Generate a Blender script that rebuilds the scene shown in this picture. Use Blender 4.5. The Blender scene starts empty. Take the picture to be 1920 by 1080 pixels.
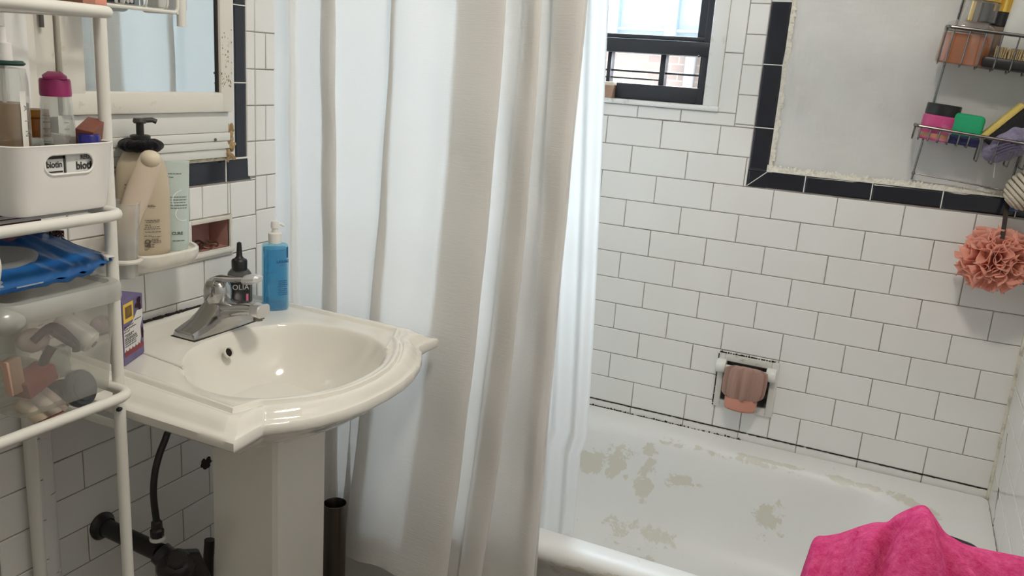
import bpy, bmesh, math, random
import numpy as np
from mathutils import Vector, Matrix, Euler
R = random.Random(7)
PI = math.pi
scene = bpy.context.scene
COL = scene.collection

# ------------------------------------------------------------------ camera
FPX = 1587.323
YAW, PITCH, ROLL = 0.4219, -0.2533, 0.0707
CAM = Vector((0.778 + 0.486, -2.302, 0.1088 + 1.26))
cy, sy = math.cos(YAW), math.sin(YAW); cp, sp = math.cos(PITCH), math.sin(PITCH)
FWD = Vector((-sy * cp, cy * cp, sp)); _r = Vector((cy, sy, 0)); _u = _r.cross(FWD)
RIGHT = math.cos(ROLL) * _r + math.sin(ROLL) * _u
UP = -math.sin(ROLL) * _r + math.cos(ROLL) * _u
cam_d = bpy.data.cameras.new('camera'); cam = bpy.data.objects.new('camera', cam_d); COL.objects.link(cam)
cam_d.sensor_width = 36; cam_d.lens = FPX / 1920 * 36; cam_d.clip_start = 0.02
M = Matrix((RIGHT, UP, -FWD)).transposed().to_4x4(); M.translation = CAM
cam.matrix_world = M
scene.camera = cam

def at(u, v, x=None, y=None, z=None):
    """measured photo position -> world point on a plane of the room"""
    d = FWD + RIGHT * ((u - 960) / FPX) - UP * ((v - 540) / FPX)
    if x is not None: t = (x - CAM.x) / d.x
    elif y is not None: t = (y - CAM.y) / d.y
    else: t = (z - CAM.z) / d.z
    return CAM + d * t

# ------------------------------------------------------------------ materials
def lin(c):
    if isinstance(c, str):
        c = c.lstrip('#'); c = [int(c[i:i + 2], 16) / 255 for i in (0, 2, 4)]
        c = [x / 12.92 if x <= .04045 else ((x + .055) / 1.055) ** 2.4 for x in c]
    return (c[0], c[1], c[2], 1)

class Mt:
    def __init__(s, name):
        s.m = bpy.data.materials.new(name); s.m.use_nodes = True
        s.t = s.m.node_tree; s.b = s.t.nodes['Principled BSDF']; s.o = s.t.nodes['Material Output']
    def n(s, typ, **kw):
        nd = s.t.nodes.new(typ)
        for k, v in kw.items():
            if k in nd.inputs: nd.inputs[k].default_value = v
            else: setattr(nd, k, v)
        return nd
    def l(s, a, b): s.t.links.new(a, b)
    def coord(s, scale=(1, 1, 1)):
        tc = s.n('ShaderNodeTexCoord'); mp = s.n('ShaderNodeMapping'); mp.inputs['Scale'].default_value = scale
        s.l(tc.outputs['Object'], mp.inputs['Vector']); return mp.outputs['Vector']

def mat(name, col, rough=.5, metal=0, spec=.5, bump=None, vary=None, coat=0, sheen=0, scale=(1, 1, 1), emit=None):
    """bump=(noise scale, strength, distance); vary=(colour2, noise scale, low, high)"""
    m = Mt(name); b = m.b
    b.inputs['Base Color'].default_value = lin(col); b.inputs['Roughness'].default_value = rough
    b.inputs['Metallic'].default_value = metal; b.inputs['Specular IOR Level'].default_value = spec
    b.inputs['Coat Weight'].default_value = coat; b.inputs['Coat Roughness'].default_value = .08
    b.inputs['Sheen Weight'].default_value = sheen
    if bump or vary: v = m.coord(scale)
    if bump:
        nz = m.n('ShaderNodeTexNoise', Scale=bump[0], Detail=4.0); m.l(v, nz.inputs['Vector'])
        bp = m.n('ShaderNodeBump', Strength=bump[1], Distance=bump[2]); m.l(nz.outputs['Fac'], bp.inputs['Height'])
        m.l(bp.outputs['Normal'], b.inputs['Normal'])
    if vary:
        nz = m.n('ShaderNodeTexNoise', Scale=vary[1], Detail=5.0, Roughness=.6); m.l(v, nz.inputs['Vector'])
        rp = m.n('ShaderNodeMapRange'); rp.inputs['From Min'].default_value = vary[2]; rp.inputs['From Max'].default_value = vary[3]
        m.l(nz.outputs['Fac'], rp.inputs['Value'])
        mx = m.n('ShaderNodeMix', data_type='RGBA'); mx.inputs[6].default_value = lin(col); mx.inputs[7].default_value = lin(vary[0])
        m.l(rp.outputs['Result'], mx.inputs[0]); m.l(mx.outputs[2], b.inputs['Base Color'])
    if emit:
        b.inputs['Emission Color'].default_value = lin(col); b.inputs['Emission Strength'].default_value = emit
    return m.m

def clear(name, col, see=.7, body=None, rough=.1, trans=.5, gloss=.12):
    """see-through plastic or liquid: tinted transparent + some body (diffuse / translucent) + gloss"""
    m = Mt(name); t = m.t
    tr = m.n('ShaderNodeBsdfTransparent', Color=lin(col))
    df = m.n('ShaderNodeBsdfDiffuse', Color=lin(body or col)); tl = m.n('ShaderNodeBsdfTranslucent', Color=lin(body or col))
    m1 = m.n('ShaderNodeMixShader', Fac=trans); m.l(df.outputs[0], m1.inputs[1]); m.l(tl.outputs[0], m1.inputs[2])
    m2 = m.n('ShaderNodeMixShader', Fac=see); m.l(m1.outputs[0], m2.inputs[1]); m.l(tr.outputs[0], m2.inputs[2])
    gl = m.n('ShaderNodeBsdfGlossy', Roughness=rough, Color=(1, 1, 1, 1))
    lw = m.n('ShaderNodeLayerWeight', Blend=.25); mu = m.n('ShaderNodeMath', operation='MULTIPLY_ADD')
    m.l(lw.outputs['Facing'], mu.inputs[0]); mu.inputs[1].default_value = gloss * 2.5; mu.inputs[2].default_value = gloss * .35
    m3 = m.n('ShaderNodeMixShader'); m.l(mu.outputs[0], m3.inputs[0]); m.l(m2.outputs[0], m3.inputs[1]); m.l(gl.outputs[0], m3.inputs[2])
    m.l(m3.outputs[0], m.o.inputs['Surface'])
    return m.m

def fabric(name, col, trans=.45, weave=900, bump=.25, wrinkle=None, heather=None):
    m = Mt(name)
    v = m.coord((1, 1, 2.5))
    nz = m.n('ShaderNodeTexNoise', Scale=weave * .35, Detail=3.0); m.l(v, nz.inputs['Vector'])
    tc = m.n('ShaderNodeTexCoord'); mp = m.n('ShaderNodeMapping'); mp.inputs['Scale'].default_value = (30, 30, 420)
    m.l(tc.outputs['Object'], mp.inputs['Vector'])
    n2 = m.n('ShaderNodeTexNoise', Scale=1.0, Detail=2.0); m.l(mp.outputs['Vector'], n2.inputs['Vector'])
    ad = m.n('ShaderNodeMath', operation='ADD'); m.l(nz.outputs['Fac'], ad.inputs[0]); m.l(n2.outputs['Fac'], ad.inputs[1])
    bp = m.n('ShaderNodeBump', Strength=bump, Distance=.0012); m.l(ad.outputs[0], bp.inputs['Height'])
    nrm = bp.outputs['Normal']
    if wrinkle:
        n3 = m.n('ShaderNodeTexNoise', Scale=wrinkle[0], Detail=3.0, Distortion=1.5); m.l(tc.outputs['Object'], n3.inputs['Vector'])
        b2 = m.n('ShaderNodeBump', Strength=wrinkle[1], Distance=.006); m.l(n3.outputs['Fac'], b2.inputs['Height']); m.l(nrm, b2.inputs['Normal'])
        nrm = b2.outputs['Normal']
    df = m.n('ShaderNodeBsdfDiffuse', Color=lin(col), Roughness=.8); tl = m.n('ShaderNodeBsdfTranslucent', Color=lin(col))
    m.l(nrm, df.inputs['Normal']); m.l(nrm, tl.inputs['Normal'])
    if heather:
        n4 = m.n('ShaderNodeTexNoise', Scale=heather[1], Detail=8.0, Roughness=.75); m.l(tc.outputs['Object'], n4.inputs['Vector'])
        rp = m.n('ShaderNodeMapRange'); m.l(n4.outputs['Fac'], rp.inputs['Value']); rp.inputs['From Min'].default_value = .38; rp.inputs['From Max'].default_value = .66
        cx = m.n('ShaderNodeMix', data_type='RGBA'); m.l(rp.outputs['Result'], cx.inputs[0]); cx.inputs[6].default_value = lin(col); cx.inputs[7].default_value = lin(heather[0])
        m.l(cx.outputs[2], df.inputs['Color']); m.l(cx.outputs[2], tl.inputs['Color'])
    mx = m.n('ShaderNodeMixShader', Fac=trans); m.l(df.outputs[0], mx.inputs[1]); m.l(tl.outputs[0], mx.inputs[2])
    m.l(mx.outputs[0], m.o.inputs['Surface'])
    return m.m

# ------------------------------------------------------------------ mesh builder
def cr(points, n=8, closed=False):
    """Catmull-Rom through points"""
    P = [Vector(p) for p in points]; out = []
    N = len(P); rng = range(N) if closed else range(N - 1)
    for i in rng:
        if closed: a, b, c, d = P[(i - 1) % N], P[i], P[(i + 1) % N], P[(i + 2) % N]
        else: a, b, c, d = P[max(i - 1, 0)], P[i], P[i + 1], P[min(i + 2, N - 1)]
        for k in range(n):
            t = k / n
            out.append(.5 * ((2 * b) + (c - a) * t + (2 * a - 5 * b + 4 * c - d) * t * t + (3 * b - a - 3 * c + d) * t ** 3))
    if not closed: out.append(P[-1])
    return out

def fillet(points, r, n=6):
    P = [Vector(p) for p in points]; out = [P[0]]
    for i in range(1, len(P) - 1):
        a, b, c = P[i - 1], P[i], P[i + 1]
        d1 = (a - b); d2 = (c - b); k = min(r, d1.length * .49, d2.length * .49)
        p, q = b + d1.normalized() * k, b + d2.normalized() * k
        for j in range(n + 1):
            t = j / n; out.append((1 - t) ** 2 * p + 2 * t * (1 - t) * b + t * t * q)
    out.append(P[-1]); return out

class MB:
    def __init__(s): s.v = []; s.f = []; s.mi = []
    def add(s, verts, faces, m=0):
        o = len(s.v); s.v += [Vector(p) for p in verts]
        for f in faces: s.f.append([i + o for i in f]); s.mi.append(m)
        return s
    def quad(s, a, b, c, d, m=0): return s.add([a, b, c, d], [(0, 1, 2, 3)], m)
    def box(s, lo, hi, bev=0, m=0, seg=2, mtx=None):
        lo, hi = Vector(lo), Vector(hi)
        bm = bmesh.new(); bmesh.ops.create_cube(bm, size=1)
        for v in bm.verts: v.co = Vector([(lo[i] + hi[i]) / 2 + v.co[i] * (hi[i] - lo[i]) for i in range(3)])
        if bev: bmesh.ops.bevel(bm, geom=bm.edges[:], offset=bev, segments=seg, profile=.5, affect='EDGES')
        return s._bm(bm, m, mtx)
    def _bm(s, bm, m=0, mtx=None):
        bm.verts.ensure_lookup_table(); bm.verts.index_update()
        vs = [(mtx @ v.co) if mtx else v.co.copy() for v in bm.verts]
        s.add(vs, [[v.index for v in f.verts] for f in bm.faces], m); bm.free(); return s
    def loft(s, rings, closed=True, cap0=True, cap1=True, m=0):
        n = len(rings[0]); vs = [p for r in rings for p in r]; fs = []
        for i in range(len(rings) - 1):
            for j in range(n if closed else n - 1):
                k = (j + 1) % n
                fs.append((i * n + j, i * n + k, (i + 1) * n + k, (i + 1) * n + j))
        if closed and cap0: fs.append(tuple(reversed(range(n))))
        if closed and cap1: fs.append(tuple((len(rings) - 1) * n + j for j in range(n)))
        return s.add(vs, fs, m)
    def tube(s, path, r, n=10, m=0, closed=False):
        P = [Vector(p) for p in path]; rad = r if callable(r) else (lambda t: r)
        rings = []; N = len(P); prev = None
        for i, p in enumerate(P):
            if closed: t = P[(i + 1) % N] - P[(i - 1) % N]
            else: t = P[min(i + 1, N - 1)] - P[max(i - 1, 0)]
            t.normalize()
            if prev is None:
                a = Vector((0, 0, 1)) if abs(t.z) < .9 else Vector((1, 0, 0)); e = t.cross(a).normalized()
            else:
                e = (prev - t * prev.dot(t)).normalized()
            prev = e; g = t.cross(e); q = rad(i / max(N - 1, 1))
            rings.append([p + (e * math.cos(2 * PI * k / n) + g * math.sin(2 * PI * k / n)) * q for k in range(n)])
        if closed: rings.append(rings[0]); return s.loft(rings, cap0=False, cap1=False, m=m)
        return s.loft(rings, m=m)
    def lathe(s, prof, c=(0, 0, 0), n=32, sx=1, sy=1, m=0, rot=0, mtx=None, cap0=True, cap1=True, p=2):
        """prof [(r,z)], superellipse power p"""
        rings = []
        for r, z in prof:
            ring = []
            for k in range(n):
                a = 2 * PI * k / n; ca, sa = math.cos(a), math.sin(a)
                if p != 2:
                    q = (abs(ca) ** p + abs(sa) ** p) ** (-1 / p); ca, sa = ca * q, sa * q
                x, y = r * sx * ca, r * sy * sa
                x, y = x * math.cos(rot) - y * math.sin(rot), x * math.sin(rot) + y * math.cos(rot)
                q = Vector((x, y, z))
                q = mtx @ q if mtx else q + Vector(c)
                ring.append(q)
            rings.append(ring)
        return s.loft(rings, cap0=cap0, cap1=cap1, m=m)
    def grid(s, fn, nu, nv, m=0):
        vs = [fn(i / nu, j / nv) for j in range(nv + 1) for i in range(nu + 1)]
        fs = [(j * (nu + 1) + i, j * (nu + 1) + i + 1, (j + 1) * (nu + 1) + i + 1, (j + 1) * (nu + 1) + i) for j in range(nv) for i in range(nu)]
        return s.add(vs, fs, m)
    def sphere(s, c, rx, ry=None, rz=None, n=20, m=0, mtx=None):
        ry = ry or rx; rz = rz or rx; k = n // 2
        prof = [(math.sin(PI * (i + .02) / (k + .04)), -math.cos(PI * (i + .02) / (k + .04))) for i in range(k + 1)]
        rings = []
        for r, z in prof:
            ring = []
            for j in range(n):
                a = 2 * PI * j / n; q = Vector((r * math.cos(a) * rx, r * math.sin(a) * ry, z * rz))
                ring.append((mtx @ q if mtx else q) + Vector(c))
            rings.append(ring)
        return s.loft(rings, m=m)
    def text(s, txt, size, fn, m=0, align='CENTER', bold=0.0, spacing=1.0):
        """text outline mapped by fn(x, y) -> point"""
        cu = bpy.data.curves.new('lettering', 'FONT'); cu.body = txt; cu.size = size; cu.align_x = align; cu.offset = bold
        cu.space_character = spacing; cu.resolution_u = 3
        ob = bpy.data.objects.new('lettering', cu); COL.objects.link(ob)
        dg = bpy.context.evaluated_depsgraph_get(); me = bpy.data.meshes.new_from_object(ob.evaluated_get(dg))
        s.add([fn(v.co.x, v.co.y) for v in me.vertices], [list(p.vertices) for p in me.polygons], m)
        bpy.data.objects.remove(ob); bpy.data.meshes.remove(me); bpy.data.curves.remove(cu); return s
    def build(s, name, mats, parent=None, local=False, smooth=35, label=None, cat=None, group=None, kind=None, thick=None, sub=None, origin=None):
        me = bpy.data.meshes.new(name)
        if not isinstance(mats, (list, tuple)): mats = [mats]
        if parent is None:
            if origin is None:
                xs = [p.x for p in s.v]; ys = [p.y for p in s.v]; zs = [p.z for p in s.v]
                origin = Vector(((min(xs) + max(xs)) / 2, (min(ys) + max(ys)) / 2, min(zs)))
            off = Vector(origin)
        else:
            off = Vector((0, 0, 0))
            if not local:
                p = parent
                while p: off += p.location; p = p.parent
        me.from_pydata([p - off for p in s.v], [], s.f)
        for m in mats: me.materials.append(m)
        for p, i in zip(me.polygons, s.mi): p.material_index = i
        me.validate()
        bm = bmesh.new(); bm.from_mesh(me); bmesh.ops.recalc_face_normals(bm, faces=bm.faces[:]); bm.to_mesh(me); bm.free()
        if smooth:
            for p in me.polygons: p.use_smooth = True
            me.set_sharp_from_angle(angle=math.radians(smooth))
        o = bpy.data.objects.new(name, me); COL.objects.link(o)
        if parent: o.parent = parent
        else: o.location = off
        if thick:
            md = o.modifiers.new('solid', 'SOLIDIFY'); md.thickness = thick; md.offset = 0
        if sub:
            md = o.modifiers.new('sub', 'SUBSURF'); md.levels = sub; md.render_levels = sub
        if label: o['label'] = label
        if cat: o['category'] = cat
        if group: o['group'] = group
        if kind: o['kind'] = kind
        return o

def thing(name, label, cat, loc, rot=(0, 0, 0), group=None):
    o = bpy.data.objects.new(name, None); COL.objects.link(o); o.empty_display_size = .05
    o.location = loc; o.rotation_euler = rot; o['label'] = label; o['category'] = cat
    if group: o['group'] = group
    return o

def rrect(x0, x1, y0, y1, r, z, n=6):
    r = min(r, (x1 - x0) / 2 - 1e-4, (y1 - y0) / 2 - 1e-4); out = []
    for cx, cyy, a0 in ((x1 - r, y1 - r, 0), (x0 + r, y1 - r, PI / 2), (x0 + r, y0 + r, PI), (x1 - r, y0 + r, 1.5 * PI)):
        for k in range(n + 1):
            a = a0 + PI / 2 * k / n; out.append(Vector((cx + r * math.cos(a), cyy + r * math.sin(a), z)))
    return out

def flow(x0, x1, y0, y1):  # helper for rings as tuples
    return (x0, x1, y0, y1)

# ------------------------------------------------------------------ material library
M_ = {}
M_['tile'] = mat('white_glazed_tile', (.80, .79, .765), rough=.16, spec=.5, bump=(7, .10, .004), vary=((.76, .745, .71), 3.0, .35, .75))
M_['grout'] = mat('grey_grout', (.33, .31, .28), rough=.9, vary=((.16, .13, .10), 9, .45, .7))
M_['mold'] = mat('black_mould', (.025, .02, .017), rough=.9)
M_['caulk'] = mat('old_caulk', (.66, .62, .52), rough=.6, vary=((.30, .27, .2), 40, .5, .75))
M_['black_tile'] = mat('black_glazed_tile', (.012, .014, .022), rough=.14, spec=.5, bump=(9, .08, .004))
M_['white_grout'] = mat('white_grout', (.75, .74, .70), rough=.8)
M_['plaster'] = mat('painted_plaster', (.66, .655, .635), rough=.55, bump=(14, .35, .006), vary=((.60, .59, .56), 5, .4, .7))
M_['plaster_edge'] = mat('rough_plaster_edge', (.76, .73, .64), rough=.75, bump=(120, .9, .006), vary=((.55, .52, .44), 60, .5, .75))
M_['paint'] = mat('white_paint', (.74, .735, .71), rough=.5, bump=(20, .1, .003))
M_['cabpaint'] = mat('old_white_gloss_paint', (.72, .69, .62), rough=.35, bump=(25, .25, .002), vary=((.45, .35, .20), 30, .62, .78))
M_['cabpaint2'] = mat('old_white_panel_paint', (.70, .69, .65), rough=.4, bump=(18, .2, .002))
M_['rust'] = mat('flaking_rust', (.45, .32, .17), rough=.9, bump=(200, 1, .003), vary=((.20, .12, .06), 60, .45, .7))
M_['ceramic'] = mat('cream_ceramic', (.77, .745, .68), rough=.10, spec=.5, coat=.3)
M_['ceramic2'] = mat('aged_white_ceramic', (.74, .71, .65), rough=.18, vary=((.60, .55, .46), 8, .5, .75))
M_['pink'] = mat('dusty_pink_ceramic', (.50, .29, .25), rough=.35, vary=((.40, .22, .19), 14, .4, .7))
M_['chrome'] = mat('worn_chrome', (.50, .495, .49), rough=.13, metal=1, bump=(60, .05, .001))
M_['steel'] = mat('brushed_steel_dark', (.20, .19, .18), rough=.32, metal=1)
M_['wire'] = mat('dark_chrome_wire', (.20, .195, .19), rough=.25, metal=1)
M_['black'] = mat('black_plastic', (.010, .010, .011), rough=.38)
M_['black_soft'] = mat('black_plush', (.004, .004, .005), rough=1, spec=.1, bump=(400, 1, .002), sheen=.15)
M_['iron'] = mat('blackened_pipe', (.018, .016, .015), rough=.35, bump=(60, .4, .002))
M_['white_metal'] = mat('white_coated_steel', (.70, .685, .63), rough=.38, bump=(80, .08, .001))
M_['white_plastic'] = mat('white_plastic', (.78, .765, .73), rough=.35)
M_['dark_brown'] = mat('dark_brown_strap', (.035, .022, .016), rough=.7)
# ------------------------------------------------------------------ room shell
RX, YB, ZC = 1.592, -3.1, 2.5

def clip(r, holes):
    out = [r]
    for h in holes:
        nx = []
        for a0, a1, b0, b1 in out:
            if h[1] <= a0 or h[0] >= a1 or h[3] <= b0 or h[2] >= b1: nx.append((a0, a1, b0, b1)); continue
            if h[0] > a0: nx.append((a0, h[0], b0, b1))
            if h[1] < a1: nx.append((h[1], a1, b0, b1))
            l, r2 = max(a0, h[0]), min(a1, h[1])
            if h[2] > b0: nx.append((l, r2, b0, h[2]))
            if h[3] < b1: nx.append((l, r2, h[3], b1))
        out = nx
    return [q for q in out if q[1] - q[0] > .006 and q[3] - q[2] > .006]

class Wall:
    """fr(a, b, n) -> point; n = 0 is the glazed face"""
    def __init__(s, fr): s.fr = fr; s.mb = MB()
    def tile(s, r, m=0, gap=.0011, bev=.0016, tilt=.0004):
        a0, a1, b0, b1 = r; a0 += gap; a1 -= gap; b0 += gap; b1 -= gap
        t1, t2, t0 = R.uniform(-tilt, tilt), R.uniform(-tilt, tilt), R.uniform(-tilt, tilt) * .5
        P = [(a0, b0), (a1, b0), (a1, b1), (a0, b1)]; Q = [(a0 + bev, b0 + bev), (a1 - bev, b0 + bev), (a1 - bev, b1 - bev), (a0 + bev, b1 - bev)]
        sg = [(-1, -1), (1, -1), (1, 1), (-1, 1)]
        v = [s.fr(a, b, -.006) for a, b in P] + [s.fr(a, b, -.0014) for a, b in P] + \
            [s.fr(a, b, t0 + t1 * x + t2 * y) for (a, b), (x, y) in zip(Q, sg)]
        f = [(0, 1, 5, 4), (1, 2, 6, 5), (2, 3, 7, 6), (3, 0, 4, 7), (4, 5, 9, 8), (5, 6, 10, 9), (6, 7, 11, 10), (7, 4, 8, 11), (8, 9, 10, 11)]
        s.mb.add(v, f, m)
    def field(s, area, z0, pitch, a0, half, holes, m=0, jit=.0006):
        """running-bond tiles; row k lies between z0 - k*pitch and z0 - (k+1)*pitch, joints of even rows at a0 + 2*half*i"""
        A0, A1, B0, B1 = area
        k0 = int(math.floor((z0 - B1) / pitch)); k1 = int(math.ceil((z0 - B0) / pitch))
        for k in range(k0, k1):
            t, b = z0 - k * pitch, z0 - (k + 1) * pitch
            st = a0 + (half if k % 2 else 0)
            i0 = int(math.floor((A0 - st) / (2 * half))) - 1; i1 = int(math.ceil((A1 - st) / (2 * half))) + 1
            js = [st + 2 * half * i + R.uniform(-jit, jit) * 2 for i in range(i0, i1 + 1)]
            for l, r in zip(js, js[1:]):
                q = (max(l, A0), min(r, A1), max(b, B0), min(t, B1))
                if q[1] - q[0] < .006 or q[3] - q[2] < .006: continue
                for c in clip(q, holes): s.tile(c, m)
    def flat(s, area, holes, n, m):
        for a0, a1, b0, b1 in clip(area, holes):
            s.mb.quad(s.fr(a0, b0, n), s.fr(a1, b0, n), s.fr(a1, b1, n), s.fr(a0, b1, n), m)

WM = [M_['tile'], M_['grout'], M_['mold'], M_['plaster'], M_['plaster_edge'], M_['caulk'], M_['paint'], M_['white_grout']]
# ---- back wall (window and tub wall)
H0, PR, CW = 1.26, .0762, .0792          # first row line below the window, row pitch, half-tile
WT = 2.36
WIN = (.16, .787, 1.294, WT)
PAN = (.889, RX, 1.110, 1.577)           # black border outer edge
TPH = (.886, 1.040, .490, .641)
wb = Wall(lambda a, b, n: Vector((a, -n, b)))
h_field = [WIN, (.889, RX, 1.110, ZC), TPH, (.787, .889, H0 + .0005, ZC), (.0, .889, H0 + .0005, 1.294)]
wb.field((0, RX, H0 - 11 * PR, ZC), H0, PR, .486, CW, h_field)
for k in range(-1, 7):                   # the row of cut tiles right of the window and under the sill
    for z0, z1, a0, a1 in ((1.294 + .1525 * k, 1.294 + .1525 * (k + 1), .788, .8375),):
        if k >= 0: wb.tile((a0, a1, z0, min(z1, ZC)))
for k in range(16):
    wb.tile((.8375, .889, 1.2675 + .0757 * k, 1.2675 + .0757 * (k + 1)))
for a0, a1 in ((.0, .115), (.115, .267), (.267, .419), (.419, .571), (.571, .692), (.692, .8375)):
    wb.tile((a0, a1, 1.2605, 1.294))
wb.tile((.8375, .889, 1.2605, 1.2672))
js = [.0 + .01 + .1584 * i for i in range(11)] + [RX]
for a, b in zip(js, js[1:]): wb.tile((a, b, .3945, H0 - 11 * PR - .001), tilt=.0012)
wb.flat((-.05, RX + .05, -.05, ZC + .05), [WIN, TPH, (.94, RX - .01, 1.152, ZC)], -.0022, 1)
# painted plaster field inside the black border
def plast(u, v):
    a = .936 + (RX - .936) * u; b = 1.150 + (ZC - 1.150) * v
    n = -.003 + .0022 * math.sin(a * 23 + 1) * math.sin(b * 17) + .0015 * math.sin(a * 51 + b * 38)
    return Vector((a, -n, b))
wb.mb.grid(plast, 50, 60, 3)
# rough unpainted plaster edge along the black tiles
for (p0, p1) in (((.936, 1.1535), (RX, 1.1535)), ((.9395, 1.152), (.9395, ZC))):
    for i in range(90):
        t0, t1 = i / 90, (i + 1) / 90
        w0, w1 = .010 + R.uniform(0, .010), .010 + R.uniform(0, .010)
        a0, b0 = p0[0] + (p1[0] - p0[0]) * t0, p0[1] + (p1[1] - p0[1]) * t0; a1, b1 = p0[0] + (p1[0] - p0[0]) * t1, p0[1] + (p1[1] - p0[1]) * t1
        hor = p0[1] == p1[1]
        d0 = (0, w0) if hor else (w0 * .8, 0); d1 = (0, w1) if hor else (w1 * .8, 0)
        wb.mb.quad(wb.fr(a0, b0, .002), wb.fr(a1, b1, .002), wb.fr(a1 + d1[0], b1 + d1[1], -.0005), wb.fr(a0 + d0[0], b0 + d0[1], -.0005), 4)
# black mould in the lowest joints, patchy
def mould(w, a0, a1, z, t, p, n=120, m=2, nn=.0006):
    st = (a1 - a0) / n
    for i in range(n):
        if R.random() > p: continue
        a = a0 + st * i; q = t * R.uniform(.4, 1.3); zz = z + R.uniform(-.0006, .0006)
        w.mb.box(tuple(min(x, y) for x, y in zip(w.fr(a, zz - q, -.004), w.fr(a + st * 1.15, zz + q, nn))),
                 tuple(max(x, y) for x, y in zip(w.fr(a, zz - q, -.004), w.fr(a + st * 1.15, zz + q, nn))), 0, m)
mould(wb, .40, RX, H0 - 11 * PR - .0008, .0011, .97, 160)
mould(wb, .40, .80, .3965, .0036, .88, 130); mould(wb, .40, .97, .3975, .0050, .36, 150); mould(wb, .80, .97, .396, .0024, .7, 60); mould(wb, .95, 1.55, .3935, .0011, .55, 110)
wb.mb.box((.0, -.006, .385), (RX, .004, .3935), .002, 5)
# wall thickness round the window
for lo, hi in (((.787, .0, 1.2), (RX, .16, ZC)),): pass
wb.mb.quad((.16, .002, 1.294), (.787, .002, 1.294), (.787, .20, 1.294), (.16, .20, 1.294), 6)
wb.mb.quad((.787, .002, 1.294), (.787, .002, WT), (.787, .20, WT), (.787, .20, 1.294), 6)
wb.mb.quad((.16, .002, 1.294), (.16, .002, WT), (.16, .20, WT), (.16, .20, 1.294), 6)
wb.mb.quad((.16, .002, WT), (.787, .002, WT), (.787, .20, WT), (.16, .20, WT), 6)
for a0, a1, b0, b1 in clip((-.1, RX + .1, -.1, ZC + .1), [WIN]):
    wb.mb.quad((a0, .20, b0), (a1, .20, b0), (a1, .20, b1), (a0, .20, b1), 6)
wall_back = wb.mb.build('wall_back', WM, smooth=None, kind='structure', origin=(0, 0, 0))

# black border, one object per wall
tb = Wall(lambda a, b, n: Vector((a, -n, b)))
for z0, z1 in ((1.1545, 1.264), (1.264, 1.423), (1.423, 1.577)): tb.tile((.889, .9395, z0, z1), bev=.004, gap=.0009)
tb.mb.quad(tb.fr(.9395, 1.110, -.001), tb.fr(.889, 1.110, -.001), tb.fr(.889, 1.1545, -.001), tb.fr(.9395, 1.1545, -.001), 0)
for a0, a1 in ((.890, 1.035), (1.035, 1.196), (1.196, 1.356), (1.356, 1.515), (1.515, RX)): tb.tile((a0, a1, 1.110, 1.1535), bev=.004, gap=.0009)
for z in (1.264, 1.423, 1.577): tb.mb.box((.890, -.0002, z - .0012), (.939, .003, z + .0012), 0, 1)
for a in (1.035, 1.196, 1.356, 1.515): tb.mb.box((a - .0012, -.0002, 1.111), (a + .0012, .003, 1.153), 0, 1)
tb.mb.add([(.889, -.0012, 1.1105), (.8908, -.0012, 1.110), (.9398, -.0012, 1.1528), (.938, -.0012, 1.1540)], [(0, 1, 2, 3)], 1)
for z0, z1 in ((1.577, 1.73), (1.73, 1.89), (1.89, 2.04), (2.04, 2.2)): tb.tile((.889, .9395, z0, z1), m=2)
tb.mb.build('trim_1', [M_['black_tile'], M_['white_grout'], M_['tile']], smooth=None, kind='structure', origin=(.889, 0, 1.11))

# ---- left wall (sink wall)
LZ, LP, LY, LH = 1.0985, .0758, -1.1808, .0765
NICHE = (-1.064, -.958, .9655, 1.0235)
wl = Wall(lambda a, b, n: Vector((n, a, b)))
STEP = -1.408
hl = [NICHE, (-1.335, -.951, .9475, 1.033)]
wl.field((STEP, -.8735, 0, LZ), LZ, LP, LY, LH, hl)
wl.field((-.9005, -.8735, 1.103, ZC), 1.405, .0748, -.840, .076, [])
wl.field((-.8735, 0, 0, ZC), 1.405, .0748, -.840, .076, [])
wl.tile((-.889, -.8735, LZ, 1.103), tilt=0)
wl.flat((STEP - .05, .05, -.05, ZC + .05), [NICHE], -.0022, 1)
# painted wall above the tiles
wl.flat((STEP, -.9355, 1.146, ZC), [], -.0012, 6)
# the wall steps out left of the rack
SX = .034
ws = Wall(lambda a, b, n: Vector((SX + n, a, b)))
ws.mb = wl.mb
ws.field((-3.1, STEP - .016, 0, LZ), .6415 + 8 * .0758, .0758, -1.60, .0765, [])
ws.flat((-3.15, STEP - .012, -.05, ZC + .05), [], -.0022, 1)
ws.flat((-3.1, STEP - .012, LZ, ZC), [], 0, 6)
# rounded bullnose trim down the step
zz = 0
while zz < LZ:
    rings = []
    for z in (zz + .001, min(zz + .151, LZ)):
        rings.append([Vector((.0 - .004, STEP, z))] + [Vector((SX - .018 + .018 * math.sin(a), STEP - .018 + .018 * math.cos(a), z)) for a in [PI / 2 * k / 6 for k in range(7)]] + [Vector((SX, STEP - .03, z)), Vector((-.004, STEP - .03, z))])
    wl.mb.loft(rings, m=0); zz += .152
wl.mb.box((-.004, STEP - .03, LZ), (SX - .0012, STEP, ZC), 0, 6)
wall_left = wl.mb.build('wall_left', WM, smooth=None, kind='structure', origin=(0, 0, 0))

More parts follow.
